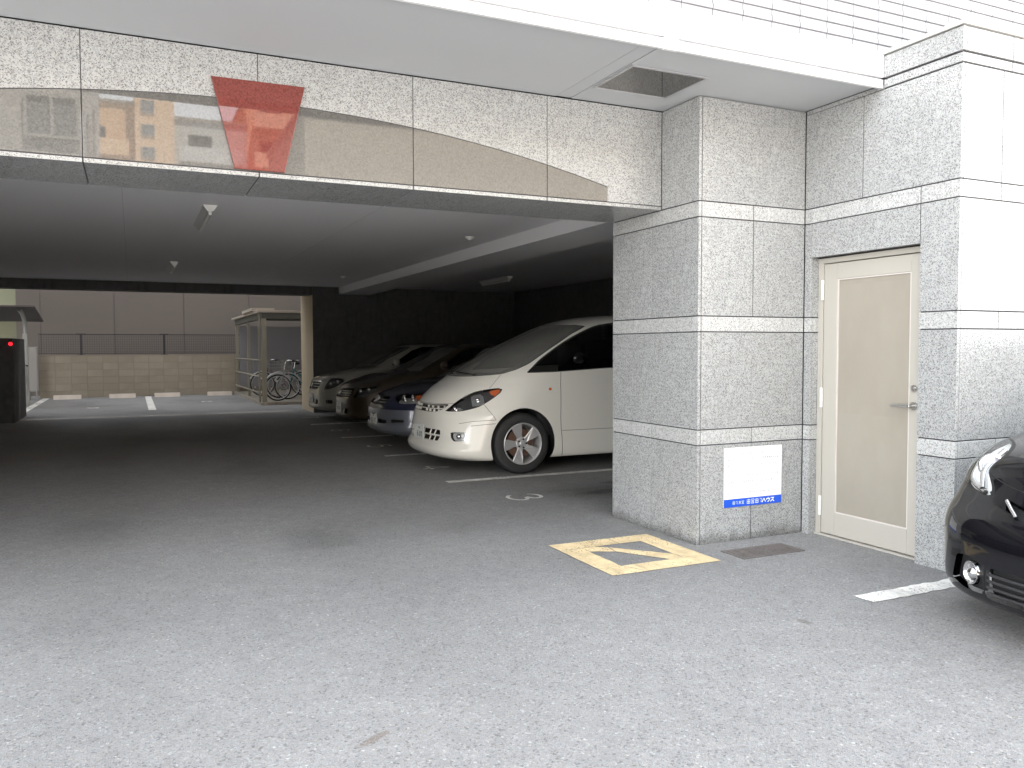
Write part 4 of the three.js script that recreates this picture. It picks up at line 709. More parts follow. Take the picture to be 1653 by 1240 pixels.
function sedan(S, at, name, label, paint, o) {
  const car = thing(name, label, 'car', at), h = o.h, cab = o.cab, roof = o.roof;
  const lampAfter = (m, inn, s) => { const gs = o.bulbs.map(([x, y, r]) => { const g = new THREE.SphereGeometry(r, 18, 12); g.scale(0.6, 1, 1); g.translate(x + 0.03, y, s * (S.zAt(x, y) - 0.035)); return g; }); part('lamp_reflector', M.lampBowl, m, merge(gs)); if (o.amber) part('turn_signal', M.amber, m, solid(carve(inn, ((q) => (x, y) => q(x, y))(sd(o.amber)))[0], -0.01)); };
  buildCar({
    S, car, paint, R: 0.305, arch: 0.355, wheels: [0.86, 3.48], halfW: 0.85, rim: 'seven', floor: [0.25, 4.2],
    regions: [
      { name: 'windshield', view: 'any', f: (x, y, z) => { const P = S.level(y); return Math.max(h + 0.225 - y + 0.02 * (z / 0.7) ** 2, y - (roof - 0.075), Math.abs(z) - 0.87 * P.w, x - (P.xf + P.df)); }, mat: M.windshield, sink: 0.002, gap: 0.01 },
      { name: 'rear_window', view: 'any', f: (x, y, z) => { const P = S.level(y); return Math.max(h + 0.33 - y, y - (roof - 0.075), Math.abs(z) - 0.87 * P.w, (P.xr - P.dr) - x); }, mat: M.glassDark, sink: 0.002, gap: 0.01 },
      { name: 'side_window', view: 'side', sides: [1, -1], poly: [[1.58 + cab, h + 0.265], [2.02 + cab, roof - 0.15], [2.25 + cab, roof - 0.075], [3.0, roof - 0.07], [3.3, roof - 0.12], [3.52, h + 0.33], [3.45, h + 0.28]], mat: M.glassDark, sink: 0.003, gap: 0.012 },
      { name: 'headlight', view: 'side', sides: [1, -1], poly: o.lamp, mat: M.lens, sink: -0.001, gap: 0.004, bucket: [{ name: 'lamp_housing', mat: o.lampMat || M.lampDark, depth: 0.045 }], after: lampAfter },
      { name: 'grille', view: 'front', xmax: 0.45, poly: o.grille, mat: M.black, sink: 0.035, gap: 0.006, gapName: 'grille_edge', gapMat: o.grilleEdge || M.chrome },
      ...o.openings.map((poly) => ({ name: 'bumper_opening', view: 'front', xmax: 0.6, sides: [1, -1], poly, mat: M.black, sink: 0.04, gap: 0.005, gapName: 'opening_edge', gapMat: o.lowMat || paint })),
    ],
    lower: o.lowMat ? { name: 'bumper', mat: o.lowMat, f: (x, y, z) => Math.max(y - 0.535, x - 0.62), off: 0.012 } : null,
    cabin: [bx(1.2 + cab, 3.9, 0.35, h + 0.13, -0.76, 0.76), rbx(1.15 + cab, 1.7 + cab, h + 0.05, h + 0.21, -0.62, 0.62, 0.04, 2)], seats: [...seat(1.95, 0.34, 0.66), ...seat(1.95, -0.34, 0.66)],
  });
  const bars = o.bars.map(([y, w]) => frontBar(S, [[-w, y + 0.008], [-w / 2, y + 0.002], [0, y], [w / 2, y + 0.002], [w, y + 0.008]], 0.008, -0.012)); part('grille_bar', M.chrome, car, merge(bars));
  emblem(S, car, (o.bars[0][0] + o.bars[o.bars.length - 1][0]) / 2, 0.058, 0.006);
  numberPlate(S, car, o.plateY, '・ 300', o.plate, 0.012);
  mirror(S, car, 1.62 + cab, h + 0.27, paint);
  part('panel_seam', M.black, car, merge([...sideSeam(S, [[1.5, h + 0.25], [1.42, 0.62], [1.45, 0.22]]), ...sideSeam(S, [[2.5, h + 0.27], [2.5, 0.24]]), ...sideSeam(S, [[0.50, h - 0.04], [0.53, 0.56], [0.52, 0.45]]), frontSeam(S, [[-0.62, h + 0.05], [-0.3, h + 0.01], [0, h], [0.3, h + 0.01], [0.62, h + 0.05]], 0.006)]));
  return car;
}
sedan(NAVY, NAVY_AT, 'sedan', 'dark blue car with a lighter grey bumper between the minivan and the brown car', carPaint([0.012, 0.017, 0.055], 0.25, 0.3), {
  h: 0.70, cab: -0.05, roof: 1.45, lamp: spline([[0.175, 0.622], [0.19, 0.70], [0.28, 0.748], [0.38, 0.752], [0.475, 0.766], [0.50, 0.74], [0.42, 0.642], [0.30, 0.618]], 60, true), lampMat: M.lampBowl, amber: [[0.385, 0.72], [0.47, 0.75], [0.46, 0.70], [0.40, 0.66]],
  bulbs: [[0.25, 0.69, 0.045], [0.34, 0.70, 0.04]], grille: [[-0.34, 0.70], [0, 0.692], [0.34, 0.70], [0.36, 0.60], [0, 0.585], [-0.36, 0.60]], bars: [[0.665, 0.33], [0.625, 0.34]],
  openings: [[[0.195, 0.40], [0.47, 0.395], [0.46, 0.345], [0.195, 0.335]], [[0.555, 0.412], [0.745, 0.408], [0.735, 0.368], [0.56, 0.362]]], lowMat: carPaint([0.20, 0.215, 0.26], 0.35, 0.35), plateY: 0.385, plate: '52-17', grilleEdge: M.black,
});
sedan(BROWN, BROWN_AT, 'sedan', 'dark brown sedan parked between the dark blue car and the silver car', carPaint([0.062, 0.045, 0.030], 0.35, 0.32), {
  h: 0.75, cab: -0.1, roof: 1.46, lamp: spline([[0.112, 0.566], [0.15, 0.66], [0.21, 0.724], [0.368, 0.742], [0.505, 0.79], [0.46, 0.71], [0.283, 0.60]], 60, true),
  bulbs: [[0.19, 0.67, 0.042], [0.30, 0.70, 0.038]], grille: [[-0.49, 0.722], [0, 0.705], [0.49, 0.722], [0.50, 0.60], [0.44, 0.566], [0, 0.560], [-0.44, 0.566], [-0.50, 0.60]], bars: [[0.672, 0.46], [0.635, 0.47], [0.60, 0.46]],
  openings: [[[0.30, 0.39], [0.45, 0.385], [0.46, 0.30], [0.30, 0.30]]], plateY: 0.40, plate: '18-03',
});
sedan(SILVER, SILVER_AT, 'sedan', 'silver sedan parked last in the row beside the dark back wall', carPaint([0.40, 0.40, 0.36], 0.4, 0.3), {
  h: 0.78, cab: -0.2, roof: 1.47, lamp: spline([[0.142, 0.60], [0.146, 0.644], [0.248, 0.794], [0.33, 0.81], [0.414, 0.812], [0.468, 0.764], [0.345, 0.672], [0.24, 0.62]], 60, true),
  bulbs: [[0.22, 0.70, 0.042], [0.33, 0.74, 0.04]], grille: [[-0.44, 0.746], [0, 0.735], [0.44, 0.746], [0.42, 0.64], [0.36, 0.596], [0, 0.59], [-0.36, 0.596], [-0.42, 0.64]], bars: [[0.695, 0.40], [0.645, 0.40]],
  openings: [[[0.30, 0.405], [0.42, 0.405], [0.42, 0.315], [0.30, 0.315]], [[0.64, 0.41], [0.76, 0.405], [0.77, 0.335], [0.66, 0.34]]], plateY: 0.42, plate: '74-26',
});
{ // black hatchback outside
  const S = HATCH, paint = carPaint([0.006, 0.006, 0.008], 0, 0.05, 0), car = thing('hatchback', 'glossy black hatchback parked outside by the granite pier at the picture edge', 'car', HATCH_AT);
  const lampAfter = (m, inn, s) => {
    const gs = []; const z = (x, y) => S.zAt(x, y);
    const t = new THREE.TorusGeometry(0.052, 0.014, 10, 32); t.rotateY(-Math.PI / 2 + 0.5 * -s); t.translate(0.42, 0.755, s * (z(0.42, 0.755) - 0.10)); gs.push(t);
    gs.push(tube([[0.26, 0.66, s * (z(0.26, 0.66) - 0.03)], [0.36, 0.74, s * (z(0.36, 0.74) - 0.05)], [0.50, 0.83, s * (z(0.50, 0.83) - 0.05)]], 0.016, 8), tube([[0.24, 0.65, s * (z(0.24, 0.65) - 0.03)], [0.36, 0.685, s * (z(0.36, 0.685) - 0.03)], [0.52, 0.75, s * (z(0.52, 0.75) - 0.04)]], 0.012, 8));
    part('lamp_trim', M.chrome, m, merge(gs)); const b = new THREE.SphereGeometry(0.045, 24, 16); b.translate(0.43, 0.755, s * (z(0.43, 0.755) - 0.10)); part('projector', phy([0.55, 0.55, 0.62], 0.05, { clearcoat: 1 }), m, b);
  };
  buildCar({
    S, car, paint, R: 0.315, arch: 0.36, wheels: [0.95, 3.65], halfW: 0.865, rim: 'five', floor: [0.25, 4.2],
    regions: [
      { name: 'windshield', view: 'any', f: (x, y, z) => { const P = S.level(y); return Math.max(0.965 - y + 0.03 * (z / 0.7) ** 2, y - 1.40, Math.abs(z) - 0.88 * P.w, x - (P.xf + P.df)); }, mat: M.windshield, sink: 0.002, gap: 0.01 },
      { name: 'side_window', view: 'side', sides: [1, -1], poly: [[1.55, 0.97], [2.05, 1.22], [2.6, 1.37], [3.1, 1.385], [3.7, 1.24], [3.95, 1.06], [3.8, 1.01], [2.5, 0.985]], mat: M.glassDark, sink: 0.003, gap: 0.012 },
      { name: 'headlight', view: 'side', sides: [1, -1], poly: spline([[0.19, 0.632], [0.25, 0.648], [0.36, 0.668], [0.50, 0.705], [0.68, 0.79], [0.76, 0.86], [0.66, 0.872], [0.52, 0.855], [0.40, 0.815], [0.30, 0.742], [0.23, 0.675]], 80, true), mat: M.lens, sink: -0.001, gap: 0.004, bucket: [{ name: 'lamp_housing', mat: std([0.86, 0.87, 0.88], 0.4), depth: 0.03 }], after: lampAfter },
      { name: 'fog_pocket', view: 'front', xmax: 0.6, sides: [1, -1], poly: [[0.40, 0.345], [0.52, 0.365], [0.595, 0.35], [0.632, 0.225], [0.52, 0.198], [0.40, 0.205]], mat: M.black, sink: 0.03, gap: 0.004, gapMat: paint, gapName: 'pocket_edge' },
      { name: 'lower_grille', view: 'front', xmax: 0.5, poly: [[-0.392, 0.34], [0.392, 0.34], [0.392, 0.19], [-0.392, 0.19]], mat: M.black, sink: 0.04, gap: 0.003, gapMat: paint, gapName: 'grille_edge' },
      { name: 'upper_grille', view: 'front', xmax: 0.5, poly: [[-0.40, 0.648], [-0.2, 0.60], [0.2, 0.60], [0.40, 0.648], [0.37, 0.60], [0.22, 0.555], [-0.22, 0.555], [-0.37, 0.60]], mat: M.black, sink: 0.03, gap: 0.003, gapMat: paint, gapName: 'grille_edge' },
    ],
    cabin: [bx(1.2, 4.0, 0.35, 0.88, -0.76, 0.76), rbx(1.15, 1.7, 0.8, 0.95, -0.62, 0.62, 0.04, 2)], seats: [...seat(1.95, 0.34, 0.66), ...seat(1.95, -0.34, 0.66)],
  });
  part('lower_grille_bar', M.lampDark, car, merge([0.215, 0.245, 0.275, 0.305].map((y) => frontBar(S, [[-0.39, y], [-0.2, y], [0, y], [0.2, y], [0.39, y]], 0.007, -0.010))));
  part('grille_trim', M.chrome, car, merge([1, -1].map((s) => frontBar(S, [[s * 0.385, 0.636], [s * 0.34, 0.605], [s * 0.295, 0.578]], 0.009, 0.004))));
  for (const s of [1, -1]) { const at = onNose(S, 0.285, s * 0.49, -0.012); at.n = [-0.92, 0, s * 0.39]; const ring = new THREE.LatheGeometry([[0.030, -0.02], [0.046, 0.0], [0.052, 0.012], [0.056, 0.010], [0.056, -0.02]].map((p) => new THREE.Vector2(...p)), 32); ring.rotateX(Math.PI / 2); const bowl = new THREE.SphereGeometry(0.034, 20, 14); bowl.translate(0, 0, -0.012); const f = part('fog_light', M.chrome, car, place(merge([ring, bowl]), at)); part('fog_lens', M.lens, f, place(new THREE.SphereGeometry(0.047, 24, 8, 0, Math.PI * 2, 0, 0.9).scale(1, 0.4, 1).rotateX(Math.PI / 2).translate(0, 0, -0.006), at)); }
  part('panel_seam', M.black, car, merge([...sideSeam(S, [[1.45, 0.97], [1.42, 0.6], [1.45, 0.2]]), ...sideSeam(S, [[0.52, 0.70], [0.56, 0.62], [0.585, 0.50]]), frontSeam(S, [[-0.56, 0.735], [-0.4, 0.695], [-0.2, 0.665], [0, 0.655], [0.2, 0.665], [0.4, 0.695], [0.56, 0.735]], 0.005)]));
  mirror(S, car, 1.75, 1.0, paint); emblem(S, car, 0.625, 0.06, 0.008); numberPlate(S, car, 0.44, '・ 300', '30-41', 0.012);
}
// ---------------------------------------------------------------- rear yard
{
  const t = thing('block_wall', 'low weathered concrete block wall at the end of the rear yard', 'wall', [0, 0, -21.67]);
  const kinds = [0, 1, 2, 3].map((k) => rbx(0, 0.394, 0, 0.193, -0.06, 0.06, 0.006, 1, k * 3.7)), tones = [[0.37, 0.325, 0.262], [0.355, 0.312, 0.25], [0.385, 0.34, 0.275]].map((c) => std(c, 0.95, { map: M.softTex }));
  for (let r = 0; r < 6; r++) for (let c = 0; c < 20; c++) { const m = part('block', tones[Math.floor(rnd() * 3)], t, kinds[(r * 3 + c) % 4]); m.position.set(-5.86 + c * 0.4 - (r % 2) * 0.0, r * 0.198, rr(-0.002, 0.002)); }
  part('mortar_core', std([0.27, 0.24, 0.19], 0.95), t, bx(-5.858, 2.13, 0, 1.18, -0.052, 0.052)); part('coping', std([0.36, 0.32, 0.26], 0.95), t, rbx(-5.88, 2.15, 1.186, 1.205, -0.066, 0.066, 0.004));
}
{
  const t = thing('wire_fence', 'dark wire mesh fence standing on the concrete block wall', 'fence', [0, 1.205, -21.67]);
  for (let k = 0; k < 4; k++) { const x = -4.81 + k * 2.17; const p = part('post', M.metalDark, t, merge([bx(x - 0.028, x + 0.028, 0, 0.60, -0.025, 0.025), bx(x - 0.12, x + 0.12, 0.60, 0.612, -0.03, 0.03), bx(x - 0.10, x + 0.10, 0, 0.012, -0.04, 0.04)])); }
  part('rail', M.metalDark, t, merge([bx(-5.86, 2.1, 0.575, 0.599, -0.012, 0.012), bx(-5.86, 2.1, 0.04, 0.055, -0.01, 0.01)]));
  const w = []; for (let y = 0.09; y < 0.57; y += 0.05) w.push(bx(-5.86, 2.1, y, y + 0.006, -0.003, 0.003)); for (let x = -5.85; x < 2.1; x += 0.06) w.push(bx(x, x + 0.005, 0.056, 0.574, 0.0035, 0.0085)); tag(part('wire_mesh', M.metalDark, t, merge(w)), null, null, null, 'stuff');
}
{
  const t = thing('neighbour_building', 'tall blank grey-beige panel wall of the building behind the rear yard', 'building', [0, 0, -23.2]);
  const mat = std([0.235, 0.208, 0.188], 0.9); let x = -6.55; for (const w of [0.62, 1.96, 1.97, 1.97, 1.97, 1.97, 1.97, 1.97, 1.97, 1.97, 1.97, 1.97]) { part('wall_panel', mat, t, rbx(x + 0.006, x + w - 0.006, 0, 40, -0.1, 0, 0.006, 1, x)); x += w; }
  part('wall_core', std([0.2, 0.19, 0.18], 0.9), t, bx(-6.548, x - 0.02, 0, 39.99, -6, -0.02));
}
{
  const t = thing('pale_house', 'pale cream-green house wall with a window beyond the left shelter roof', 'building', [0, 0, -25.5]);
  const mat = std([0.36, 0.375, 0.27], 0.8); part('wall', mat, t, merge([bx(-16, -9.6, 0, 8, -4, 0), bx(-8.3, -6.62, 0, 8, -4, 0), bx(-9.5999, -8.3001, 0, 1.6, -4, 0), bx(-9.5999, -8.3001, 3.2, 8, -4, 0)]));
  const f = part('window', M.metalGrey, t, merge([bx(-9.599, -8.301, 1.601, 1.66, -0.12, 0.03), bx(-9.599, -8.301, 3.14, 3.199, -0.12, 0.03), bx(-9.599, -9.54, 1.661, 3.139, -0.12, 0.03), bx(-8.36, -8.301, 1.661, 3.139, -0.12, 0.03), bx(-8.98, -8.92, 1.661, 3.139, -0.12, 0.03)])); part('pane', M.blackGloss, f, bx(-9.539, -8.361, 1.662, 3.138, -0.08, -0.07));
  part('eave', std([0.85, 0.85, 0.8], 0.7), t, bx(-8.2, -6.6, 2.62, 2.70, 0.001, 0.5)); part('gutter', M.metalDark, t, rod([-6.70, 0.2, 0.06], [-6.70, 6, 0.06], 0.045, 12));
}
// unseen blocks added at both yard ends to cut the light falling in
tag(obj('yard_shade_block', bx(5.2, 14, 0, 12, -23, -14.45), M.concrete), 'unseen concrete block added to shade the rear yard, beyond the bicycle shelter', 'building');
tag(obj('yard_shade_block', bx(-19, -10.5, 0, 10, -23, -13), M.concrete), 'unseen concrete block added to shade the rear yard, beyond the dark shelter roof', 'building');
const stopMat = std([0.80, 0.72, 0.64], 0.9, { map: M.softTex });
const stopGeo = extr([[-0.075, 0], [0.075, 0], [0.052, 0.105], [-0.052, 0.105]], 0.66, 0.006).rotateY(Math.PI / 2).translate(-0.33, 0.006, 0);
const stops = [[-5.13, 'leftmost of the row beside the rear white bay line'], [-3.77, 'just left of the middle rear bay line'], [-2.61, 'just right of the middle rear bay line'], [-1.19, 'nearest the bicycle shelter']];
let stop0; stops.forEach(([x, l]) => { let o; const label = `concrete wheel stop, ${l}`; if (!stop0) { o = stop0 = obj('wheel_stop', metreUV(stopGeo), stopMat); } else { o = stop0.clone(); o.name = numbered('wheel_stop'); scene.add(o); } o.position.set(x, 0, -20.85); tag(o, label, 'wheel stop', 'concrete wheel stops in the rear yard'); });
{ // left shelter
  const t = thing('cycle_shelter', 'dark cantilever shelter roof on a curved grey post at the left of the yard', 'shelter', [-5.86, 0, -18.1]);
  const roof = part('roof', std([0.10, 0.09, 0.088], 0.7), t, merge([rbx(-3.2, 0.26, -0.02, 0.02, -2.2, 0.0, 0.005)])); roof.position.set(0, 2.40, 0.05); roof.rotation.x = -0.13;
  part('post', M.metalGrey, t, merge([bx(-0.05, 0.05, 0, 1.75, -0.55, -0.42), tube([[0, 1.72, -0.485], [0, 2.0, -0.46], [-0.02, 2.2, -0.30], [-0.06, 2.33, -0.02]], 0.05, 10)]));
  part('base_plate', M.metalGrey, t, bx(-0.11, 0.11, 0, 0.012, -0.6, -0.37));
}
{ const t = thing('meter_cabinet', 'tall pale grey metal cabinet beside the block wall and shelter post', 'cabinet', [-5.97, 0, -21.2]); part('cabinet_body', std([0.42, 0.40, 0.38], 0.6), t, rbx(-0.12, 0.12, 0.22, 1.44, -0.15, 0.15, 0.008)); part('cabinet_door', std([0.45, 0.43, 0.41], 0.55), t, rbx(-0.1, 0.1, 0.25, 1.41, 0.1505, 0.162, 0.004)); part('support_leg', M.metalGrey, t, merge([bx(-0.1, -0.07, 0, 0.2195, -0.1, 0.1), bx(0.07, 0.1, 0, 0.2195, -0.1, 0.1)])); }
{ // bicycle shelter
  const t = thing('bicycle_shelter', 'open metal bicycle shelter with posts, rails and flat roof', 'shelter', [-0.6, 0, -15.96]);
  const steel = std([0.34, 0.32, 0.26], 0.5, { metalness: 0.2 });
  part('concrete_base', M.paleConcrete, t, rbx(-0.1, 2.4, -0.02, 0.075, -5.75, 0.12, 0.006));
  for (const [x, z, w] of [[0, 0, 0.055], [-0.11, -0.02, 0.02], [0.0, -2.85, 0.035], [0.0, -5.55, 0.04], [2.2, 0, 0.05], [2.2, -5.55, 0.04]]) part('post', steel, t, bx(x - w, x + w, 0.076, 2.2, z - w, z + w));
  for (const y of [1.09, 0.69, 0.28]) part('rail', steel, t, rod([-0.055, y, -0.03], [-0.055, y, -5.55], 0.022, 10));
  part('roof', std([0.42, 0.37, 0.31], 0.7), t, merge([rbx(-0.14, 2.4, 2.24, 2.30, -5.7, 0.1, 0.006)])); part('roof_beam', std([0.11, 0.11, 0.09], 0.6), t, merge([bx(-0.06, 2.3, 2.10, 2.2395, -0.06, 0.06), bx(-0.06, 0.06, 2.10, 2.2395, -5.6, -0.0605), bx(0.0605, 2.3, 2.15, 2.2394, -2.9, -2.8)]));
  part('roof_edge', std([0.42, 0.37, 0.31], 0.7), t, rbx(-0.2, 0.35, 2.301, 2.38, -2.6, -0.6, 0.006));
  part('back_sheet', std([0.27, 0.265, 0.275], 0.7), t, bx(0.06, 2.3, 0.2, 2.05, -5.50, -5.48));
}
// ---------------------------------------------------------------- bicycles
M.spoke = std([0.4, 0.4, 0.4], 0.3, { metalness: 0.9 }); M.saddle = std([0.02, 0.02, 0.02], 0.6);
function bicycle(label, pos, turn, colour, o = {}) { // along x, front wheel at -x
  const t = thing('bicycle', label, 'bicycle', pos, turn), fr = std(colour, 0.35, { metalness: 0.4 });
  const R = 0.33, wb = 1.08, tyre = new THREE.TorusGeometry(R - 0.018, 0.018, 10, 56), rimG = new THREE.TorusGeometry(R - 0.045, 0.011, 8, 56);
  const sp = []; for (let k = 0; k < 28; k++) { const a = k / 28 * Math.PI * 2, b = a + (k % 2 ? 0.5 : -0.5); sp.push(rod([0.02 * Math.cos(b), 0.02 * Math.sin(b), k % 4 < 2 ? 0.02 : -0.02], [(R - 0.05) * Math.cos(a), (R - 0.05) * Math.sin(a), 0], 0.0014, 4)); }
  const spokes = merge([...sp, rod([0, 0, -0.045], [0, 0, 0.045], 0.018, 10)]);
  for (const x of [0, wb]) { const w = part('wheel', M.rubber, t, tyre, [x, R, 0]); part('rim', M.alloy, w, rimG); part('spokes', M.spoke, w, spokes); const fg = new THREE.TorusGeometry(R + 0.018, 0.022, 6, 30, x ? 2.6 : 2.2); fg.scale(1, 1, 0.9); fg.rotateZ(x ? 0.0 : 0.5); part('mudguard', M.alloy, w, fg); }
  const bb = [0.56, 0.28, 0], st = [0.80, 0.72, 0], ht = [0.16, 0.78, 0], hb = [0.13, 0.66, 0];
  part('frame', fr, t, merge([rod(bb, st, 0.016, 10), tube([hb, [0.3, 0.44, 0], bb], 0.018, 10), tube([ht, [0.35, 0.58, 0], [0.66, 0.46, 0]], 0.015, 10), rod(ht, hb, 0.02, 10), ...[-1, 1].flatMap((s) => [rod([bb[0], bb[1], s * 0.02], [wb, R, s * 0.055], 0.009, 8), rod([0.745, 0.62, s * 0.015], [wb, R, s * 0.055], 0.008, 8), tube([[0.12, 0.62, s * 0.03], [0.07, 0.48, s * 0.05], [0, R, s * 0.052]], 0.011, 8)])]));
  part('handlebar', M.chrome, t, merge([rod(ht, [0.19, 0.95, 0], 0.012, 10), tube([[0.40, 0.98, 0.27], [0.24, 1.0, 0.2], [0.17, 0.96, 0], [0.24, 1.0, -0.2], [0.40, 0.98, -0.27]], 0.011, 8)])); part('grip', M.rubber, t, merge([rod([0.30, 0.992, 0.235], [0.42, 0.978, 0.275], 0.016, 10), rod([0.30, 0.992, -0.235], [0.42, 0.978, -0.275], 0.016, 10)]));
  const sad = extr(spline([[-0.14, -0.02], [0.0, -0.06], [0.1, -0.1], [0.13, 0], [0.1, 0.1], [0.0, 0.06], [-0.14, 0.02]], 30, true), 0.03, 0.014).rotateX(Math.PI / 2).translate(0.86, 0.90, 0); part('saddle', M.saddle, t, merge([sad, rod(st, [0.84, 0.87, 0], 0.012, 10)]));
  const cr = []; cr.push(new THREE.TorusGeometry(0.085, 0.006, 6, 32).translate(...bb).translate(0, 0, 0.05), rod([bb[0], bb[1], -0.06], [bb[0], bb[1], 0.08], 0.014, 10), rod([bb[0], bb[1], 0.075], [bb[0] + 0.1, bb[1] - 0.13, 0.075], 0.009, 8), rod([bb[0], bb[1], -0.06], [bb[0] - 0.1, bb[1] + 0.13, -0.06], 0.009, 8), bx(bb[0] + 0.06, bb[0] + 0.15, bb[1] - 0.145, bb[1] - 0.12, 0.08, 0.16)); part('crank', M.alloy, t, merge(cr));
  const bk = []; const bq = [[-0.20, 0.74], [0.10, 0.74], [0.13, 0.99], [-0.24, 0.99]]; for (let k = 0; k <= 6; k++) { const f = k / 6; for (const s of [-1, 1]) bk.push(rod([-0.20 + 0.30 * f, 0.74, s * 0.12], [-0.24 + 0.37 * f, 0.99, s * 0.16], 0.003, 4)); const z = -0.12 + 0.24 * f; bk.push(rod([-0.20, 0.74, z], [-0.24, 0.99, z * 1.33], 0.003, 4), rod([0.10, 0.74, z], [0.13, 0.99, z * 1.33], 0.003, 4), rod([-0.20, 0.74, z], [0.10, 0.74, z], 0.003, 4)); } for (const f of [0, 0.33, 0.66, 1]) { const a = -0.20 - 0.04 * f, b = 0.10 + 0.03 * f, y = 0.74 + 0.25 * f, z = 0.12 + 0.04 * f; bk.push(rod([a, y, z], [b, y, z], 0.0035, 4), rod([a, y, -z], [b, y, -z], 0.0035, 4), rod([a, y, -z], [a, y, z], 0.0035, 4), rod([b, y, -z], [b, y, z], 0.0035, 4)); } if (o.basket !== false) part('basket', M.spoke, t, merge(bk));
  part('stand', M.alloy, t, merge([-1, 1].map((s) => rod([wb, R, s * 0.06], [wb + 0.14, 0.01, s * 0.13], 0.008, 6)))); part('carrier', M.alloy, t, merge([rod([0.84, 0.70, 0.05], [1.32, 0.70, 0.06], 0.006, 6), rod([0.84, 0.70, -0.05], [1.32, 0.70, -0.06], 0.006, 6), rod([wb, R, 0.06], [1.2, 0.70, 0.06], 0.005, 6), rod([wb, R, -0.06], [1.2, 0.70, -0.06], 0.005, 6), bx(0.95, 0.97, 0.695, 0.705, -0.05, 0.05), bx(1.12, 1.14, 0.695, 0.705, -0.05, 0.05), bx(1.28, 1.3, 0.695, 0.705, -0.06, 0.06)]));
  part('reflector', phy([0.9, 0.88, 0.8], 0.15, { clearcoat: 1 }), t, merge([rod([-0.03, R + 0.16, -0.012], [-0.03, R + 0.16, 0.012], 0.03, 12), rod([-0.2, R - 0.08, -0.01], [-0.2, R - 0.08, 0.01], 0.02, 10)]));
  return t;
}
bicycle('bicycle nearest the shelter post with its front wheel facing out', [-0.24, 0.075, -16.25], 0.06, [0.45, 0.46, 0.46]);
bicycle('bicycle with a teal frame second in the shelter', [0.10, 0.075, -16.85], -0.03, [0.05, 0.26, 0.23]);
bicycle('grey bicycle third in the shelter behind the teal one', [-0.02, 0.075, -17.5], 0.05, [0.35, 0.34, 0.32], { basket: false });
bicycle('bicycle farthest inside the shelter beside the side rails', [-0.28, 0.075, -18.6], 0, [0.20, 0.08, 0.10]);
bicycle('bicycle with an orange frame seen end on by the low dark partition', [-6.02, 0, -18.2], -Math.PI / 2, [0.38, 0.10, 0.03]);

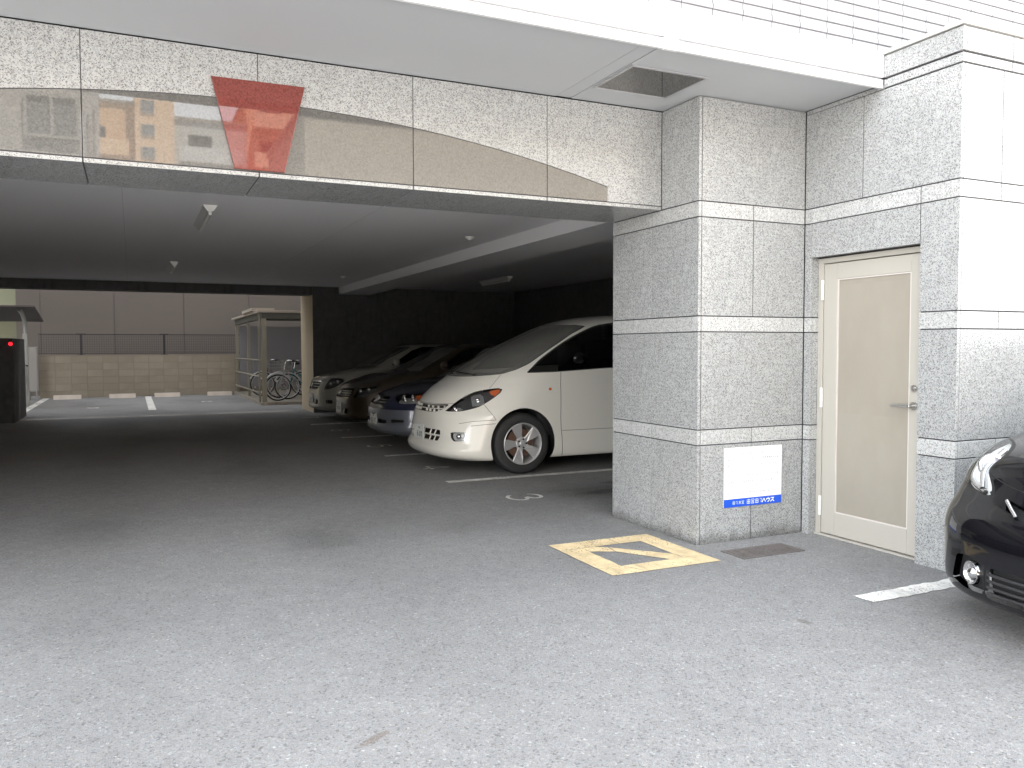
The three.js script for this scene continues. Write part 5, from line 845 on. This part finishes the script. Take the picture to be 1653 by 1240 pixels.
// ---------------------------------------------------------------- across the street, mirrored in the polished stone
function block(name, label, x0, x1, z0, z1, h, wall, o = {}) {
  const t = thing(name, label, 'building'); part('wall', wall, t, bx(x0, x1, 0, h, z0, z1)); part('roof', M.concrete, t, bx(x0 - 0.1, x1 + 0.1, h + 0.001, h + 0.25, z0 - 0.1, z1 + 0.1));
  if (o.balcony) for (let y = 3; y < h - 1.5; y += 3) { const b = part('balcony', o.balcony, t, merge([bx(x0 + 0.4, x1 - 0.4, y, y + 0.16, z0 - 1.3, z0 - 0.001), bx(x0 + 0.4, x1 - 0.4, y + 0.1601, y + 1.1, z0 - 1.3, z0 - 1.18)])); for (let x = x0 + 1; x + 1.6 < x1 - 0.6; x += 2.6) part('window', M.blackGloss, t, bx(x, x + 1.6, y + 0.2, y + 2.2, z0 - 0.05, z0 - 0.002)); }
  for (const [x, y, w, hh] of o.windows || []) { const f = part('window', M.metalGrey, t, merge([bx(x, x + w, y, y + 0.06, z0 - 0.06, z0 - 0.001), bx(x, x + w, y + hh - 0.06, y + hh, z0 - 0.06, z0 - 0.001), bx(x, x + 0.06, y + 0.0601, y + hh - 0.0601, z0 - 0.06, z0 - 0.001), bx(x + w - 0.06, x + w, y + 0.0601, y + hh - 0.0601, z0 - 0.06, z0 - 0.001), bx(x + w / 2 - 0.03, x + w / 2 + 0.03, y + 0.0601, y + hh - 0.0601, z0 - 0.06, z0 - 0.001)])); part('pane', std([0.16, 0.17, 0.18], 0.1), f, bx(x + 0.0601, x + w - 0.0601, y + 0.0601, y + hh - 0.0601, z0 - 0.03, z0 - 0.002)); }
  for (const [z, y, w, hh] of o.sideWindows || []) part('window', std([0.2, 0.2, 0.21], 0.2), t, bx(x1 + 0.001, x1 + 0.05, y, y + hh, z, z + w));
  return t;
}
block('grey_house', 'pale grey building with a slanted window, mirrored at the left of the polished arch', -16, -4.29, 12, 24, 11, std([0.46, 0.455, 0.44], 0.9, { map: M.concreteTex }), { windows: [[-5.2, 5.25, 0.9, 0.8], [-5.2, 2.2, 0.9, 0.9], [-8.5, 5.25, 1.2, 0.9], [-8.5, 2.2, 1.2, 0.9]], sideWindows: [[14.5, 5.4, 1.2, 1.0], [18, 6.4, 1.2, 1.0]] });
block('orange_block', 'orange apartment block with balconies, mirrored in the polished arch', -7.5, -3.0, 60, 72, 18.9, std([0.55, 0.36, 0.21], 0.85), { balcony: std([0.60, 0.41, 0.25], 0.85) });
block('orange_tower', 'plain tan tower with small windows, mirrored beside the orange block', -2.99, -0.4, 59, 72, 25, std([0.60, 0.42, 0.27], 0.85), { windows: [[-2.6, 18.2, 0.9, 0.9], [-2.6, 16.6, 0.9, 0.8], [-2.6, 15, 0.9, 0.8], [-2.6, 12, 0.9, 0.8]] });
block('grey_apartment', 'grey apartment block with balcony rows, mirrored left of the red keystone', -0.39, 4.7, 60, 72, 18.2, std([0.40, 0.40, 0.39], 0.85), { balcony: std([0.46, 0.46, 0.45], 0.8) });
block('salmon_block', 'salmon apartment block mirrored in the red keystone', 4.71, 8.6, 60, 72, 20.5, std([0.60, 0.38, 0.26], 0.85), { balcony: std([0.62, 0.44, 0.32], 0.85) });
block('tan_building', 'wide plain tan building across the street, mirrored right of the keystone', 3.3, 30, 30, 40, 11.5, std([0.46, 0.42, 0.36], 0.9, { map: M.concreteTex }));
renderer.render(scene, camera);
